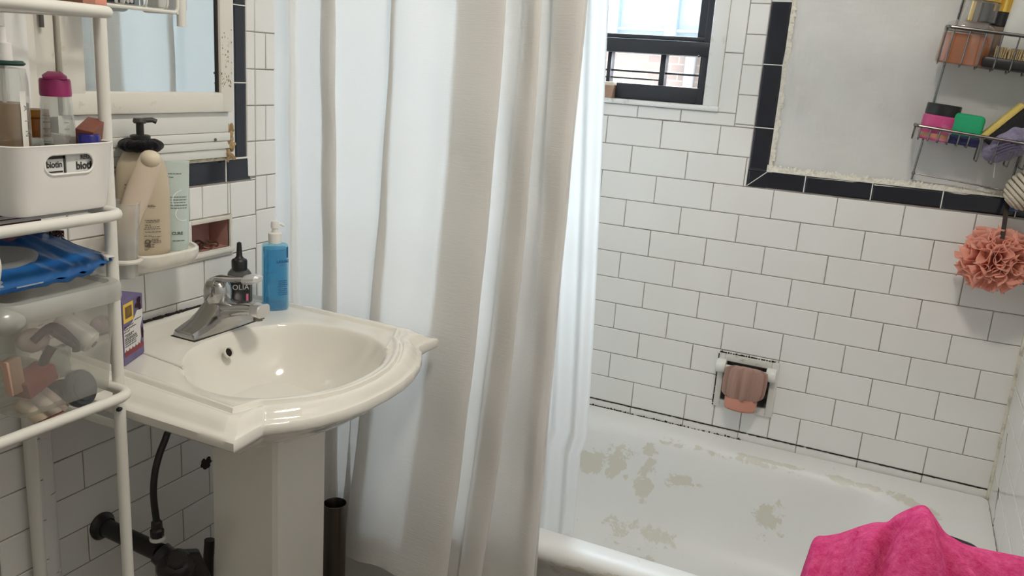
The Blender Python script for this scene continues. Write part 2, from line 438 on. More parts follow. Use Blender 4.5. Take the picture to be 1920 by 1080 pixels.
tl = Wall(lambda a, b, n: Vector((n, a, b)))
for z0, z1 in ((1.1485, 1.302), (1.302, 1.454), (1.454, 1.606), (1.606, 1.758), (1.758, 1.91)): tl.tile((-.9365, -.9005, z0, z1), bev=.004)
for a0, a1 in ((-1.408, -1.279), (-1.279, -1.122), (-1.122, -.963), (-.963, -.8895)): tl.tile((a0, a1, 1.1005, 1.1475), bev=.004)
for z in (1.302, 1.454): tl.mb.box((-.003, -.936, z - .001), (.0003, -.901, z + .001), 0, 1)
for y in (-.963, -1.122): tl.mb.box((-.003, y - .0013, 1.101), (.0003, y + .0013, 1.147), 0, 1)
tl.mb.box((-.003, -.937, 1.1465), (.0008, -.8895, 1.150), 0, 1)
tl.mb.build('trim_2', [M_['black_tile'], M_['white_grout']], smooth=None, kind='structure', origin=(0, -1.1, 1.1))

# ---- right wall
wr = Wall(lambda a, b, n: Vector((RX - n, a, b)))
wr.field((-3.1, 0, .3, 1.6), H0 - .02, PR, -.152, .0762, [])
wr.flat((-3.15, .05, -.05, ZC + .05), [], -.0022, 1); wr.flat((-3.1, 0, 1.6, ZC), [], 0, 6); wr.flat((-3.1, 0, 0, .3), [], 0, 6)
# hairline cracks in the corner tiles and the caulk along the tub end
for path in ([(-.06, .60), (-.10, .55), (-.105, .50), (-.14, .46)], [(-.10, .50), (-.16, .40)]):
    wr.mb.tube([wr.fr(a, b, 0) for a, b in path], .0006, 5, 2)
wr.mb.tube([(RX - .001, -.004, .392), (RX - .001, -.004, 1.11)], .0055, 8, 5)
for i in range(60):
    y = -.02 - i * .0125
    wr.mb.sphere((RX - .003, y, .3935), .0045, .0075, .0035, 8, 5 if R.random() < .8 else 2)
wr.mb.build('wall_right', WM, smooth=None, kind='structure', origin=(RX, 0, 0))

# ---- rest of the shell, behind the camera
MB().quad((-.1, YB, -.1), (RX + .1, YB, -.1), (RX + .1, YB, ZC + .05), (-.1, YB, ZC + .05)).build('wall_front', M_['paint'], smooth=None, kind='structure')
MB().box((-.2, YB, ZC), (RX + .2, .2, ZC + .1)).build('ceiling', M_['paint'], smooth=None, kind='structure')
fm = Mt('brown_floor_tile'); v = fm.coord((1, 1, 1))
bt = fm.n('ShaderNodeTexBrick', Scale=10.0); bt.offset = .5
fm.l(v, bt.inputs['Vector']); bt.inputs['Color1'].default_value = lin('#6a5a4c'); bt.inputs['Color2'].default_value = lin('#5d4f43'); bt.inputs['Mortar'].default_value = lin('#8a8175')
bt.inputs['Mortar Size'].default_value = .012; fm.l(bt.outputs['Color'], fm.b.inputs['Base Color']); fm.b.inputs['Roughness'].default_value = .35
MB().box((-.1, YB, -.1), (RX + .1, 0, 0)).build('floor', fm.m, smooth=None, kind='structure')
MB().box((RX - .012, YB, 0), (RX - .001, -.80, .12), .003).build('baseboard_right', M_['cabpaint2'], kind='structure')
# door in the wall behind the camera
dm = MB().box((.62, YB, 0), (1.42, YB + .035, 2.03), .004)
for z0, z1 in ((.2, .9), (1.05, 1.85)):
    dm.box((.73, YB + .034, z0), (1.31, YB + .045, z1), .008)
d = dm.build('door_1', M_['cabpaint2'], kind='structure')
MB().lathe([(.0, 0), (.012, 0), (.012, .03), (.028, .04), (.028, .06), (.0, .068)], mtx=Matrix.Translation((.69, YB + .033, 1.0)) @ Matrix.Rotation(-PI / 2, 4, 'X'), n=20).build('door_handle', M_['chrome'], d)

# ------------------------------------------------------------------ window
M_['win_black'] = mat('black_painted_window', (.018, .019, .026), rough=.4, bump=(40, .15, .002))
M_['glass'] = clear('window_glass', (.90, .96, 1.0), see=.93, body=(.8, .9, 1), rough=.02, trans=.5, gloss=.06)
w = thing('window_1', 'black framed sash window with a white sill above the tub', 'window', (.47, 0, 1.30)); del w['category']; w['kind'] = 'structure'
f = MB()
f.box((.16, .02, 1.309), (.748, .10, 1.3515), .003)          # bottom rail
f.box((.16, .008, 1.4325), (.7475, .085, 1.470), .003); f.box((.16, .020, 1.470), (.7475, .075, 1.482), .002)        # meeting rail
f.box((.7045, .03, 1.47), (.7475, .10, WT - .01), .003); f.box((.7275, .018, 1.309), (.748, .11, WT - .005), .002)       # right stile
f.box((.717, .045, 1.35), (.7285, .09, 1.435), .001)
f.box((.16, .03, WT - .05), (.748, .10, WT - .003), .003); f.box((.16, .02, 1.309), (.20, .10, WT - .01), .003)
f.box((.6075, .045, 1.345), (.6225, .075, 1.437), .0015)      # upright of the guard
f.box((.455, .045, 1.345), (.4665, .075, 1.437), .0015); f.box((.315, .045, 1.345), (.327, .075, 1.437), .0015)
f.build('frame', M_['win_black'], w)
b = MB()
b.box((.19, .055, 1.3815), (.718, .061, 1.3865)); b.box((.19, .055, 1.3625), (.61, .061, 1.3665))
b.build('guard_bars', M_['win_black'], w)
MB().box((.195, .062, 1.47), (.71, .066, WT - .045)).build('pane', M_['glass'], w)
c = MB(); c.box((.7475, -.003, 1.306), (.7885, .10, WT + .01), .004); c.box((.15, -.003, WT - .02), (.7885, .10, WT + .02), .004)
c.build('casing', mat('white_window_casing', (.80, .80, .77), rough=.45, bump=(30, .3, .002), vary=((.62, .60, .52), 30, .6, .75)), w)
MB().box((.15, -.010, 1.2945), (.792, .06, 1.3085), .004).build('sill', mat('weathered_white_sill', (.80, .81, .80), rough=.35, bump=(50, .5, .003), vary=((.5, .5, .48), 45, .58, .72)), w)
MB().sphere((.7215, .0, 1.4335), .0035).build('latch_button', M_['wire'], w)

# box on the sill, cut by the curtain edge
bx = thing('wooden_box', 'small brown wooden box standing on the white window sill', 'box', (.466, .003, 1.3085))
MB().box((.42, -.008, 1.3085), (.496, .019, 1.345), .002).build('case', mat('brown_wood', (.33, .18, .12), rough=.5, bump=(40, .3, .002), vary=((.45, .30, .22), 30, .4, .7)), bx)
MB().box((.418, -.010, 1.342), (.498, .019, 1.352), .002).build('lid', mat('pale_wood_lid', (.72, .63, .54), rough=.5), bx)

# ------------------------------------------------------------------ building across the yard
bm_ = Mt('pale_brick'); v = bm_.coord((1, 1, 1))
mp = bm_.n('ShaderNodeMapping'); mp.inputs['Rotation'].default_value = (PI / 2, 0, 0); bm_.l(v, mp.inputs['Vector'])
bt = bm_.n('ShaderNodeTexBrick', Scale=5.5); bm_.l(mp.outputs['Vector'], bt.inputs['Vector'])
bt.inputs['Color1'].default_value = (.033, .023, .0185, 1); bt.inputs['Color2'].default_value = (.024, .0155, .0125, 1); bt.inputs['Mortar'].default_value = (.044, .039, .034, 1); bt.inputs['Mortar Size'].default_value = .02
bm_.l(bt.outputs['Color'], bm_.b.inputs['Base Color']); bm_.b.inputs['Roughness'].default_value = .9
YX = 2.6
ZS = (at(1230, 74, y=YX).z + at(1230, 100, y=YX).z) / 2
bld = thing('brick_building', 'overexposed pale brick building with blue window bars seen through the window', 'building', (0, YX, 0))
MB().box((-4, YX, -3), (3, YX + .2, ZS)).build('brick_wall', bm_.m, bld, smooth=None)
MB().box((-4, YX + .03, ZS), (3, YX + .2, 2.75)).build('upper_wall', mat('blue_grey_render', (.022, .0265, .030), rough=.8, vary=((.026, .0295, .032), 2, .4, .6)), bld, smooth=None)
MB().box((-4, YX - .03, ZS - .02), (3, YX, ZS + .015), .005).build('ledge', mat('grey_ledge', (.05, .055, .058), rough=.8), bld)
bl = mat('blue_painted_bar', (.0045, .015, .027), rough=.5)
bx0 = at(1258, 40, y=YX - .03); bx1 = at(1148, 40, y=YX - .03); rl = at(1230, 56, y=YX - .015)
for x in (bx0.x, bx1.x, 2 * bx1.x - bx0.x, 2 * bx0.x - bx1.x):
    MB().box((x - .035, YX - .03, ZS + .015), (x + .035, YX + .03, 2.72), .005).build('window_bar', bl, bld)
MB().box((-4, YX - .015, rl.z - .008), (3, YX + .03, rl.z + .008), .003).build('rail', mat('slate_rail', (.009, .013, .016), rough=.6), bld)
dpx = at(1292, 140, y=YX - .05).x
MB().tube([(dpx, YX - .05, -1), (dpx, YX - .05, ZS - .02)], .035, 12).build('downpipe', mat('grey_downpipe', (.0125, .0115, .011), rough=.6), bld)
MB().box((-6, .2, -3.1), (6, YX + .2, -3)).build('floor_yard', mat('yard_concrete', (.5, .49, .47), rough=.9), smooth=None, kind='structure')
# ------------------------------------------------------------------ bathtub
def tubmat():
    m = Mt('peeling_white_enamel'); b = m.b
    v = m.coord((1, 1, 1))
    n1 = m.n('ShaderNodeTexNoise', Scale=13.0, Detail=11.0, Roughness=.72, Distortion=.4); m.l(v, n1.inputs['Vector'])
    # peeled patches only where the enamel has worn: a soft mask of big blotches
    sx = m.n('ShaderNodeSeparateXYZ'); m.l(v, sx.inputs[0])
    def blob(cx, cz, rx, rz):
        a = m.n('ShaderNodeMath', operation='SUBTRACT'); m.l(sx.outputs['X'], a.inputs[0]); a.inputs[1].default_value = cx
        a2 = m.n('ShaderNodeMath', operation='DIVIDE'); m.l(a.outputs[0], a2.inputs[0]); a2.inputs[1].default_value = rx
        c = m.n('ShaderNodeMath', operation='SUBTRACT'); m.l(sx.outputs['Z'], c.inputs[0]); c.inputs[1].default_value = cz
        c2 = m.n('ShaderNodeMath', operation='DIVIDE'); m.l(c.outputs[0], c2.inputs[0]); c2.inputs[1].default_value = rz
        p = m.n('ShaderNodeMath', operation='MULTIPLY'); m.l(a2.outputs[0], p.inputs[0]); m.l(a2.outputs[0], p.inputs[1])
        q = m.n('ShaderNodeMath', operation='MULTIPLY_ADD'); m.l(c2.outputs[0], q.inputs[0]); m.l(c2.outputs[0], q.inputs[1]); m.l(p.outputs[0], q.inputs[2])
        e = m.n('ShaderNodeMapRange'); m.l(q.outputs[0], e.inputs['Value']); e.inputs['From Min'].default_value = 1.0; e.inputs['From Max'].default_value = .0
        return e.outputs['Result']
    tot = None
    for bl in ((.63, .285, .085, .065), (.60, .255, .12, .05), (.735, .275, .055, .115), (.735, .345, .03, .05), (.82, .27, .085, .04), (1.09, .235, .06, .075), (.80, .115, .11, .05), (.70, .13, .10, .05), (.93, .371, .26, .016), (.80, .366, .10, .012), (1.32, .378, .26, .010), (1.10, .380, .35, .007)):
        o = blob(*bl)
        if tot is None: tot = o
        else:
            mx = m.n('ShaderNodeMath', operation='MAXIMUM'); m.l(tot, mx.inputs[0]); m.l(o, mx.inputs[1]); tot = mx.outputs[0]
    ad = m.n('ShaderNodeMath', operation='MULTIPLY_ADD'); m.l(tot, ad.inputs[0]); ad.inputs[1].default_value = .225; m.l(n1.outputs['Fac'], ad.inputs[2])
    rp = m.n('ShaderNodeMapRange'); m.l(ad.outputs[0], rp.inputs['Value']); rp.inputs['From Min'].default_value = .655; rp.inputs['From Max'].default_value = .675
    mx = m.n('ShaderNodeMix', data_type='RGBA'); m.l(rp.outputs['Result'], mx.inputs[0])
    n2 = m.n('ShaderNodeTexNoise', Scale=2.0, Detail=3.0); m.l(v, n2.inputs['Vector'])
    c0 = m.n('ShaderNodeMix', data_type='RGBA'); m.l(n2.outputs['Fac'], c0.inputs[0]); c0.inputs[6].default_value = (.80, .80, .79, 1); c0.inputs[7].default_value = (.72, .72, .70, 1)
    m.l(c0.outputs[2], mx.inputs[6]); mx.inputs[7].default_value = (.64, .625, .545, 1)
    m.l(mx.outputs[2], b.inputs['Base Color']); b.inputs['Roughness'].default_value = .40
    bp = m.n('ShaderNodeBump', Strength=.35, Distance=.0012, invert=True); m.l(rp.outputs['Result'], bp.inputs['Height']); m.l(bp.outputs['Normal'], b.inputs['Normal'])
    return m.m
M_['tub'] = tubmat()
X1 = RX - .002
tr = [ # x0, x1, y0, y1, corner radius, z
    (.004, X1, -.780, -.004, .01, .0), (.004, X1, -.782, -.004, .01, .33), (.004, X1, -.790, -.004, .012, .345), (.004, X1, -.802, -.004, .016, .362),
    (.004, X1, -.804, -.004, .018, .376), (.004, X1, -.798, -.004, .018, .389), (.004, X1, -.784, -.004, .018, .397), (.006, X1, -.766, -.005, .02, .400),
    (.02, X1 - .012, -.745, -.012, .03, .3985), (.05, X1 - .045, -.730, -.030, .09, .394), (.075, X1 - .085, -.718, -.052, .15, .386), (.09, X1 - .105, -.709, -.066, .17, .372),
    (.10, X1 - .125, -.703, -.076, .18, .350), (.125, X1 - .165, -.690, -.094, .19, .28), (.15, X1 - .21, -.672, -.118, .19, .20), (.17, X1 - .25, -.650, -.150, .18, .14),
    (.20, X1 - .29, -.61, -.195, .16, .098), (.26, X1 - .35, -.55, -.26, .12, .080), (.40, X1 - .50, -.46, -.34, .05, .074)]
mb = MB(); mb.loft([rrect(a, b, c, d, r, z, 12) for a, b, c, d, r, z in tr], cap0=False)
tub = mb.build('bathtub', M_['tub'], smooth=50, label='white enamel bathtub with peeling patches along the tiled back wall', cat='bathtub', origin=(0, 0, 0))
dr = MB().lathe([(.0, .0755), (.026, .0755), (.030, .0775), (.022, .079), (.0, .0785)], (.40, -.40, 0), 24).build('drain', M_['chrome'], tub)

# ------------------------------------------------------------------ pedestal sink
out_p = [(.003, -1.403), (.0365, -1.407), (.038, -1.4485), (.468, -1.453), (.463, -1.386), (.482, -1.364), (.500, -1.340), (.515, -1.312), (.529, -1.272), (.537, -1.225), (.540, -1.165), (.537, -1.112),
         (.528, -1.064), (.513, -1.018), (.497, -.985), (.480, -.957), (.463, -.938), (.466, -.868), (.003, -.866)]
lip_p = [(.003, -1.372), (.149, -1.380), (.255, -1.389), (.420, -1.402), (.431, -1.358), (.448, -1.343), (.463, -1.326), (.480, -1.305), (.493, -1.284), (.506, -1.252), (.513, -1.215), (.515, -1.170),
         (.509, -1.120), (.497, -1.082), (.482, -1.048), (.466, -1.018), (.448, -.990), (.425, -.965), (.405, -.922), (.339, -.915), (.234, -.914), (.125, -.911), (.003, -.909)]
bow_p = cr([(.150, -1.150), (.158, -1.215), (.177, -1.258), (.212, -1.300), (.255, -1.335), (.310, -1.356), (.365, -1.358), (.415, -1.335), (.455, -1.288), (.480, -1.225), (.487, -1.160), (.478, -1.090), (.455, -1.040), (.418, -1.000),
            (.370, -.978), (.315, -.968), (.265, -.975), (.215, -.996), (.178, -1.035), (.155, -1.090)], 6, True) if False else None
bow_p = [(p.x, p.y) for p in cr([Vector((a, b, 0)) for a, b in [(.150, -1.150), (.158, -1.215), (.177, -1.258), (.212, -1.300), (.255, -1.335), (.310, -1.356), (.365, -1.356), (.415, -1.333), (.455, -1.286), (.480, -1.225), (.487, -1.160), (.478, -1.090), (.455, -1.040), (.418, -1.000),
            (.370, -.978), (.315, -.968), (.265, -.975), (.215, -.996), (.178, -1.035), (.155, -1.090)]], 6, True)]
SC = (.30, -1.155)
def angs(poly): return [math.atan2(y - SC[1], x - SC[0]) for x, y in poly]
A = sorted(set([round(a, 5) for a in [-PI + 2 * PI * i / 220 for i in range(220)] + angs(out_p) + angs(lip_p) + [a + e for a in angs([out_p[3], out_p[4], out_p[16], out_p[17]]) for e in (-.012, .012)]]))
def cast(poly, a):
    d = (math.cos(a), math.sin(a)); best = None
    for (x0, y0), (x1, y1) in zip(poly, poly[1:] + poly[:1]):
        ex, ey = x1 - x0, y1 - y0; den = d[0] * ey - d[1] * ex
        if abs(den) < 1e-12: continue
        t = ((x0 - SC[0]) * ey - (y0 - SC[1]) * ex) / den; s = ((x0 - SC[0]) * d[1] - (y0 - SC[1]) * d[0]) / den
        if t > 0 and -1e-6 <= s <= 1 + 1e-6 and (best is None or t < best): best = t
    return best or .1
ro = [cast(out_p, a) for a in A]; rl = [cast(lip_p, a) for a in A]; rb = [cast(bow_p, a) for a in A]
def ring(rad, z): return [Vector((max(SC[0] + r * math.cos(a), .003), SC[1] + r * math.sin(a), z)) for r, a in zip(rad, A)]
def mixr(p, q, t): return [a + (b - a) * t for a, b in zip(p, q)]
def ell(cx, cyy, rx, ry, z): return [Vector((cx + rx * math.cos(a), cyy + ry * math.sin(a), z)) for a in A]
def mixring(p, q, t, z): return [Vector((a.x + (b.x - a.x) * t, a.y + (b.y - a.y) * t, z)) for a, b in zip(p, q)]
rings = []
e0 = ell(.27, -1.155, .095, .105, 0); o0 = ring(ro, 0)
for t, z in ((0, .700), (.02, .722), (.16, .732), (.34, .741), (.52, .754), (.68, .771), (.80, .788), (.90, .803)): rings.append(mixring(e0, o0, t, z))
for k, z in ((.965, .8085), (.992, .8115), (1, .815), (1, .8265)): rings.append(ring([r * k for r in ro], z))
for t, z in ((.06, .8300), (.16, .8310), (.26, .8345), (.38, .8405), (.52, .8455), (.66, .8480), (.78, .8482), (.86, .8452), (.93, .8455), (.975, .8495)): rings.append(ring(mixr(ro, rl, t), z))
for d, z in ((.0, .8520), (.0035, .8532), (.007, .8518), (.010, .8472), (.014, .8456)): rings.append(ring([r - d for r in rl], z))
in_ = [r - .014 for r in rl]
rb2 = [min(b, i - .006) for b, i in zip(rb, in_)]
for t, z in ((.5, .8455), (.97, .8450)): rings.append(ring(mixr(in_, [r + .003 for r in rb2], t), z))
rings.append(ring(rb2, .8438))
B0 = ring(rb2, 0); bc = ell(.29, -1.155, .018, .018, 0)
for t, z in ((.015, .841), (.035, .835), (.07, .822), (.12, .804), (.19, .784), (.29, .762), (.42, .743), (.57, .729), (.74, .719), (.90, .7135), (.98, .710), (1.0, .704)): rings.append(mixring(B0, bc, t, z))
sink = thing('pedestal_sink', 'cream pedestal sink with a rounded bow front, against the tiled wall', 'sink', (.25, -1.155, 0))
MB().loft(rings).build('basin', M_['ceramic'], sink, smooth=42)
pp = [(.345, -1.229), (.352, -1.222), (.352, -1.088), (.345, -1.081), (.235, -1.066), (.205, -1.09), (.205, -1.20), (.222, -1.243)]
prs = []
for k, z in ((1.22, .0), (1.22, .035), (1.10, .055), (1.02, .10), (1.0, .20), (1.0, .66), (1.02, .72), (1.05, .745)):
    prs.append([Vector((.26 + (x - .26) * k, -1.155 + (y + 1.155) * k, z)) for x, y in pp])
MB().loft(prs).build('pedestal', M_['ceramic'], sink, smooth=25)
for a_, b_ in (((252, 656), (344, 689)), ((724, 655), (744, 622))):
    MB().tube([at(*a_, z=.8452), at(*a_, z=.8452).lerp(at(*b_, z=.8452), .5), at(*b_, z=.8452)], .0032, 10).build('deck_ridge', M_['ceramic'], sink)
# overflow opening on the wall side of the bowl
hp = at(430, 660, x=.172)
ov = Matrix.Translation(Vector((.1825, -1.160, .800))) @ Matrix.Rotation(math.radians(72), 4, 'Y')
hp = at(430, 660, x=.1765)
ov = Matrix.Translation(hp + Vector((.0005, 0, 0))) @ Matrix.Rotation(math.radians(62), 4, 'Y')
MB().lathe([(.0100, -.006), (.0104, -.0006), (.0090, .0004), (.0080, -.001), (.0074, -.006)], n=24, mtx=ov, cap0=False, cap1=False).build('overflow_ring', M_['ceramic'], sink)
ovr = bpy.data.objects['overflow_ring']
MB().lathe([(.0082, -.0025), (.0, -.0025)], n=20, mtx=ov).build('overflow_hole', mat('dark_overflow', (.03, .025, .018), rough=.9), ovr, label='dark round overflow hole')
MB().lathe([(.0, .7105), (.016, .7105), (.019, .713), (.0165, .715), (.0, .7145)], (.29, -1.155, 0), 24).build('drain', M_['chrome'], sink)
# black mould line where the deck meets the tiles
mm = MB()
for i in range(70):
    y = -1.385 + i * .0052
    if y > -1.05 and R.random() < .75: continue
    q = R.uniform(.0012, .0042) * (1 if y < -1.08 else .5)
    mm.box((.0005, y, .851 - q), (.0035 + q * 1.1, y + .0058, .8545 + q * .7))
mm.build('sealant', M_['mold'], sink, smooth=None, label='black mouldy sealant line')

# ------------------------------------------------------------------ faucet
fc = thing('faucet', 'chrome single-lever faucet mounted on the back of the sink', 'faucet', (.115, -1.105, .845))
FZ = .8462
mb = MB(); rs = []
def fsec(y, hw, h, top):  # section across x at station y
    c = .113
    return [Vector((c - hw, y, FZ)), Vector((c - hw, y, FZ + h * .30)), Vector((c - hw * top, y, FZ + h * .92)), Vector((c - hw * top * .6, y, FZ + h)), Vector((c + hw * top * .6, y, FZ + h)), Vector((c + hw * top, y, FZ + h * .92)), Vector((c + hw, y, FZ + h * .30)), Vector((c + hw, y, FZ))]
for dy, hw, h, tp in ((-.094, .022, .007, .85), (-.092, .026, .013, .86), (-.075, .0275, .019, .84), (-.055, .028, .026, .8), (-.036, .0285, .040, .74), (-.024, .029, .052, .72), (.0, .029, .055, .72), (.024, .029, .052, .72), (.036, .0285, .040, .74), (.055, .028, .026, .8), (.075, .0275, .019, .84), (.088, .026, .013, .86), (.090, .022, .007, .85)):
    rs.append(fsec(-1.105 + dy, hw, h, tp))
mb.loft(rs); mb.build('body', M_['chrome'], fc, smooth=30)
MB().box((.083, -1.201, .8445), (.143, -1.013, .8468), .001).build('gasket', M_['black'], fc, label='black gasket under the base')
mb = MB()
# dome and neck
mb.lathe([(.027, FZ + .030), (.0265, FZ + .048), (.0255, FZ + .056), (.0262, FZ + .058), (.0262, FZ + .072), (.0245, FZ + .083), (.020, FZ + .091), (.012, FZ + .096), (.0, FZ + .0975)], (.108, -1.105, 0), 28)
mb.build('dome', M_['chrome'], fc, smooth=40)
# spout
def bar(path, hw, ht, n=14, p=3.2):
    rs = []
    for (x, z), w_, h_ in zip(path, hw, ht):
        rs.append([Vector((x, -1.105 + w_ * math.copysign(abs(math.cos(a)) ** (2 / p), math.cos(a)), z + h_ * math.copysign(abs(math.sin(a)) ** (2 / p), math.sin(a)))) for a in [2 * PI * k / n + PI / n for k in range(n)]])
    return rs
mb = MB(); mb.loft(bar([(.112, .882), (.135, .885), (.155, .890), (.175, .8945), (.192, .897), (.203, .8975)], [.026, .0245, .0215, .019, .0175, .0168], [.020, .017, .014, .0125, .0118, .0115])); spo = mb.build('spout', M_['chrome'], fc, smooth=35)
mb = MB(); mb.loft(bar([(.199, .8975), (.204, .8975), (.2195, .8965), (.221, .8965)], [.0168, .0182, .0185, .0165], [.0118, .0132, .0130, .0112])); mb.build('spout_tip', mat('light_chrome_tip', (.75, .75, .76), rough=.28, metal=1), spo, label='bright square spout tip')
MB().lathe([(.0, .0), (.009, .0), (.009, .012), (.0, .012)], (.207, -1.105, .8765), 18).build('aerator', M_['steel'], spo)
# lever
mb = MB(); mb.loft(bar([(.095, .937), (.112, .9425), (.13, .9440), (.155, .9470), (.178, .9505)], [.010, .0145, .0125, .0105, .0108], [.005, .0065, .0055, .005, .0052], p=2.4)); lev = mb.build('lever', M_['chrome'], fc, smooth=40)
mb = MB(); mb.loft(bar([(.174, .9495), (.180, .9510), (.195, .9545), (.207, .9570), (.212, .9575)], [.0095, .0150, .0165, .0135, .006], [.0050, .0095, .0100, .0080, .004], p=2.2)); mb.build('lever_tip', mat('light_lever_tip', (.74, .73, .75), rough=.3, metal=.6), lev, label='pale oval lever tip')

# ------------------------------------------------------------------ shower curtain
M_['curtain'] = fabric('white_linen_curtain', (.83, .815, .79), trans=.34, bump=.35, wrinkle=(16, .12))
M_['liner'] = fabric('white_liner', (.86, .86, .85), trans=.5, bump=.05, wrinkle=(9, .25))
CE = {  # fold edges: x at z = 1.49, .90, .20
 's': (-.020, -.008, .040), 'p1': (.055, .062, .085), 'a1': (.168, .186, .206), 'a0': (.134, .149, .165), 'c1': (.330, .312, .285), 'c0': (.303, .281, .216),
 'g1': (.555, .537, .495), 'g0': (.453, .434, .368), 't1': (.626, .619, .574), 't0': (.591, .568, .520), 'b1': (.708, .702, .706), 'b0': (.649, .658, .655), 'e': (.690, .688, .690)}
def ex(k, z):
    a, b, c = CE[k]; z0, z1, z2 = 1.49, .90, .20
    if z > 1.49: z = 1.49 + (z - 1.49) * .5
    return a * (z - z1) * (z - z2) / ((z0 - z1) * (z0 - z2)) + b * (z - z0) * (z - z2) / ((z1 - z0) * (z1 - z2)) + c * (z - z0) * (z - z1) / ((z2 - z0) * (z2 - z1))
def path_at(z):
    P = lambda k, dx, y: Vector((ex(k, z) + dx, y, 0))
    f = max(0.0, min(1.0, (1.3 - z) / .6))         # crease deepens downwards
    c1 = P('c1', 0, -.798); c0 = P('c0', 0, -.806)
    pts = [P('s', 0, -.808), P('p1', -.03, -.816), P('p1', .0, -.832), P('p1', .010, -.815), P('a0', -.02, -.822),
           P('a1', -.012, -.836), P('a1', 0, -.829), P('a0', .006, -.822), P('a0', .004, -.815), P('a1', .025, -.812), P('c0', -.03, -.815)]
    if True:
        k = .35 + .65 * f
        pts += [P('c0', .0 + .030 * k, -.815), P('c0', .034 * k, -.820), P('c0', .004, -.826), P('c0', .002, -.832), P('c0', .05, -.838)]
    pts += [P('g0', -.05, -.834), P('g0', 0, -.842), P('g1', -.03, -.846), P('g1', -.002, -.838), P('g1', -.012, -.830), P('g0', .012, -.822), P('g0', .010, -.814),
            P('g1', .006, -.812), P('t0', .0, -.828), P('t1', -.010, -.842), P('t1', 0, -.834), P('t0', .010, -.824), P('t0', .008, -.816), P('t1', .006, -.814),
            P('b0', 0, -.832), P('b1', -.012, -.846), P('b1', 0, -.836), P('b0', .010, -.826), P('b0', .009, -.818), P('e', .006, -.816), P('b1', -.004, -.812), P('b0', .03, -.806)]
    return [p for p in cr(pts, 7)]
NZ = 60; rows = []
for j in range(NZ + 1):
    z = 1.955 + (.238 - 1.955) * j / NZ
    pth = path_at(z); N = len(pth); row = []
    for i, p in enumerate(pth):
        t = i / (N - 1)
        hem = .0 if j < NZ else .012 * t + .003 * math.sin(t * 60)
        wob = .0015 * math.sin(z * 23 + t * 40) * min(1, j / 10)
        sway = .006 * math.sin(z * 3.1 + p.x * 9)
        row.append(Vector((p.x, p.y + wob + sway * .5 - .010 * max(0, (1 - z)), z + (hem if j == NZ else 0))))
    rows.append(row)
nx = len(rows[0])
cb = MB(); cb.add([p for r in rows for p in r], [(j * nx + i, j * nx + i + 1, (j + 1) * nx + i + 1, (j + 1) * nx + i) for j in range(NZ) for i in range(nx - 1)])
cur = thing('shower_curtain', 'white linen shower curtain hanging in long folds outside the tub', 'curtain', (.34, -.83, .238))
clo = cb.build('cloth', M_['curtain'], cur, smooth=80)
hb = MB()
for i in range(0, nx - 2): hb.add([rows[-1][i] + Vector((0, -.0012, .0)), rows[-1][i + 1] + Vector((0, -.0012, 0)), rows[-1][i + 1] + Vector((0, -.0012, .016)), rows[-1][i] + Vector((0, -.0012, .016))], [(0, 1, 2, 3)])
hb.build('hem', M_['curtain'], clo, smooth=80)
for i in range(7):
    x = .02 + i * .105
    MB().tube([(x, -.81 + .022 * math.cos(a), 1.965 + .022 * math.sin(a)) for a in [2 * PI * k / 20 for k in range(20)]], .002, 6, closed=True).build('ring', M_['chrome'], cur)
# liner inside the tub
lr = []
for j in range(41):
    z = 1.955 + (.17 - 1.955) * j / 40
    y0 = -.790 + (.105 if z < .42 else .105 * (1.955 - z) / 1.535)
    xe = .731 + .012 * math.sin(z * 2.6) - (.012 if z < .6 else 0)
    row = []; xs_ = xe - .19
    for i in range(61):
        t = i / 60; x = xs_ + (xe - xs_) * t
        row.append(Vector((x, y0 + .009 * math.sin(t * 26 + z * .8) + .004 * math.sin(t * 11) + (.006 * math.sin(PI * min(1, (1 - t) * 12)) if t > .9 else 0), z)))
    lr.append(row)
lb = MB(); lb.add([p for r in lr for p in r], [(j * 61 + i, j * 61 + i + 1, (j + 1) * 61 + i + 1, (j + 1) * 61 + i) for j in range(40) for i in range(60)])
lb.build('curtain_liner', M_['liner'], smooth=80, label='thin white curtain liner hanging inside the tub behind the linen curtain', cat='curtain')
MB().tube([(.0, -.805, 1.99), (RX, -.805, 1.99)], .0125, 16).build('curtain_rod', M_['chrome'], label='chrome rod carrying the shower curtain above the tub', cat='curtain rod')
# ------------------------------------------------------------------ white storage rack left of the sink
def vline(p, q, r, n=12): return MB().tube([p, q], r, n)
PX1, PY1, PY0 = .2615, -1.4680, -1.90
PX0 = at(66, 950, y=PY1).x
rack = thing('storage_rack', 'white metal storage rack with three open shelves left of the sink', 'rack', (.2, -1.68, 0))
for x in (PX0, PX1):
    for y in (PY1, PY0):
        m = MB(); m.tube([(x, y, .012), (x, y, 1.72)], .0086 if x == PX1 else .0105, 14)
        m.build('leg', M_['white_metal'], rack)
        MB().lathe([(.0, 0), (.011, 0), (.0115, .02), (.009, .024), (.0, .024)], (x, y, 0), 16).build('foot', M_['black'], rack)
SHELF = (.876, 1.139, 1.403)
for z in SHELF:
    loop = fillet([(PX0 - .012, PY0, z), (.3065, PY0 - .012, z), (.3065, -1.4805, z), (PX0 - .012, -1.4805, z), (PX0 - .012, PY0 - .012, z)], .030, 8)
    fr = MB(); fr.tube(loop, .0076, 12); sf = fr.build('shelf_frame', M_['white_metal'], rack)
    wm = MB()
    for i in range(8):
        x = PX0 + .012 + i * .025; wm.tube([(x, PY0 - .01, z - .004), (x, -1.483, z - .004)], .0022, 6)
    wm.build('shelf_wires', M_['white_metal'], sf)
    for y in ((PY1, PY0) if z < 1 else ()):
        MB().tube([(PX0, y, z - .068), (PX1, y, z - .068)], .0068, 10).build('cross_bar', M_['white_metal'], rack)
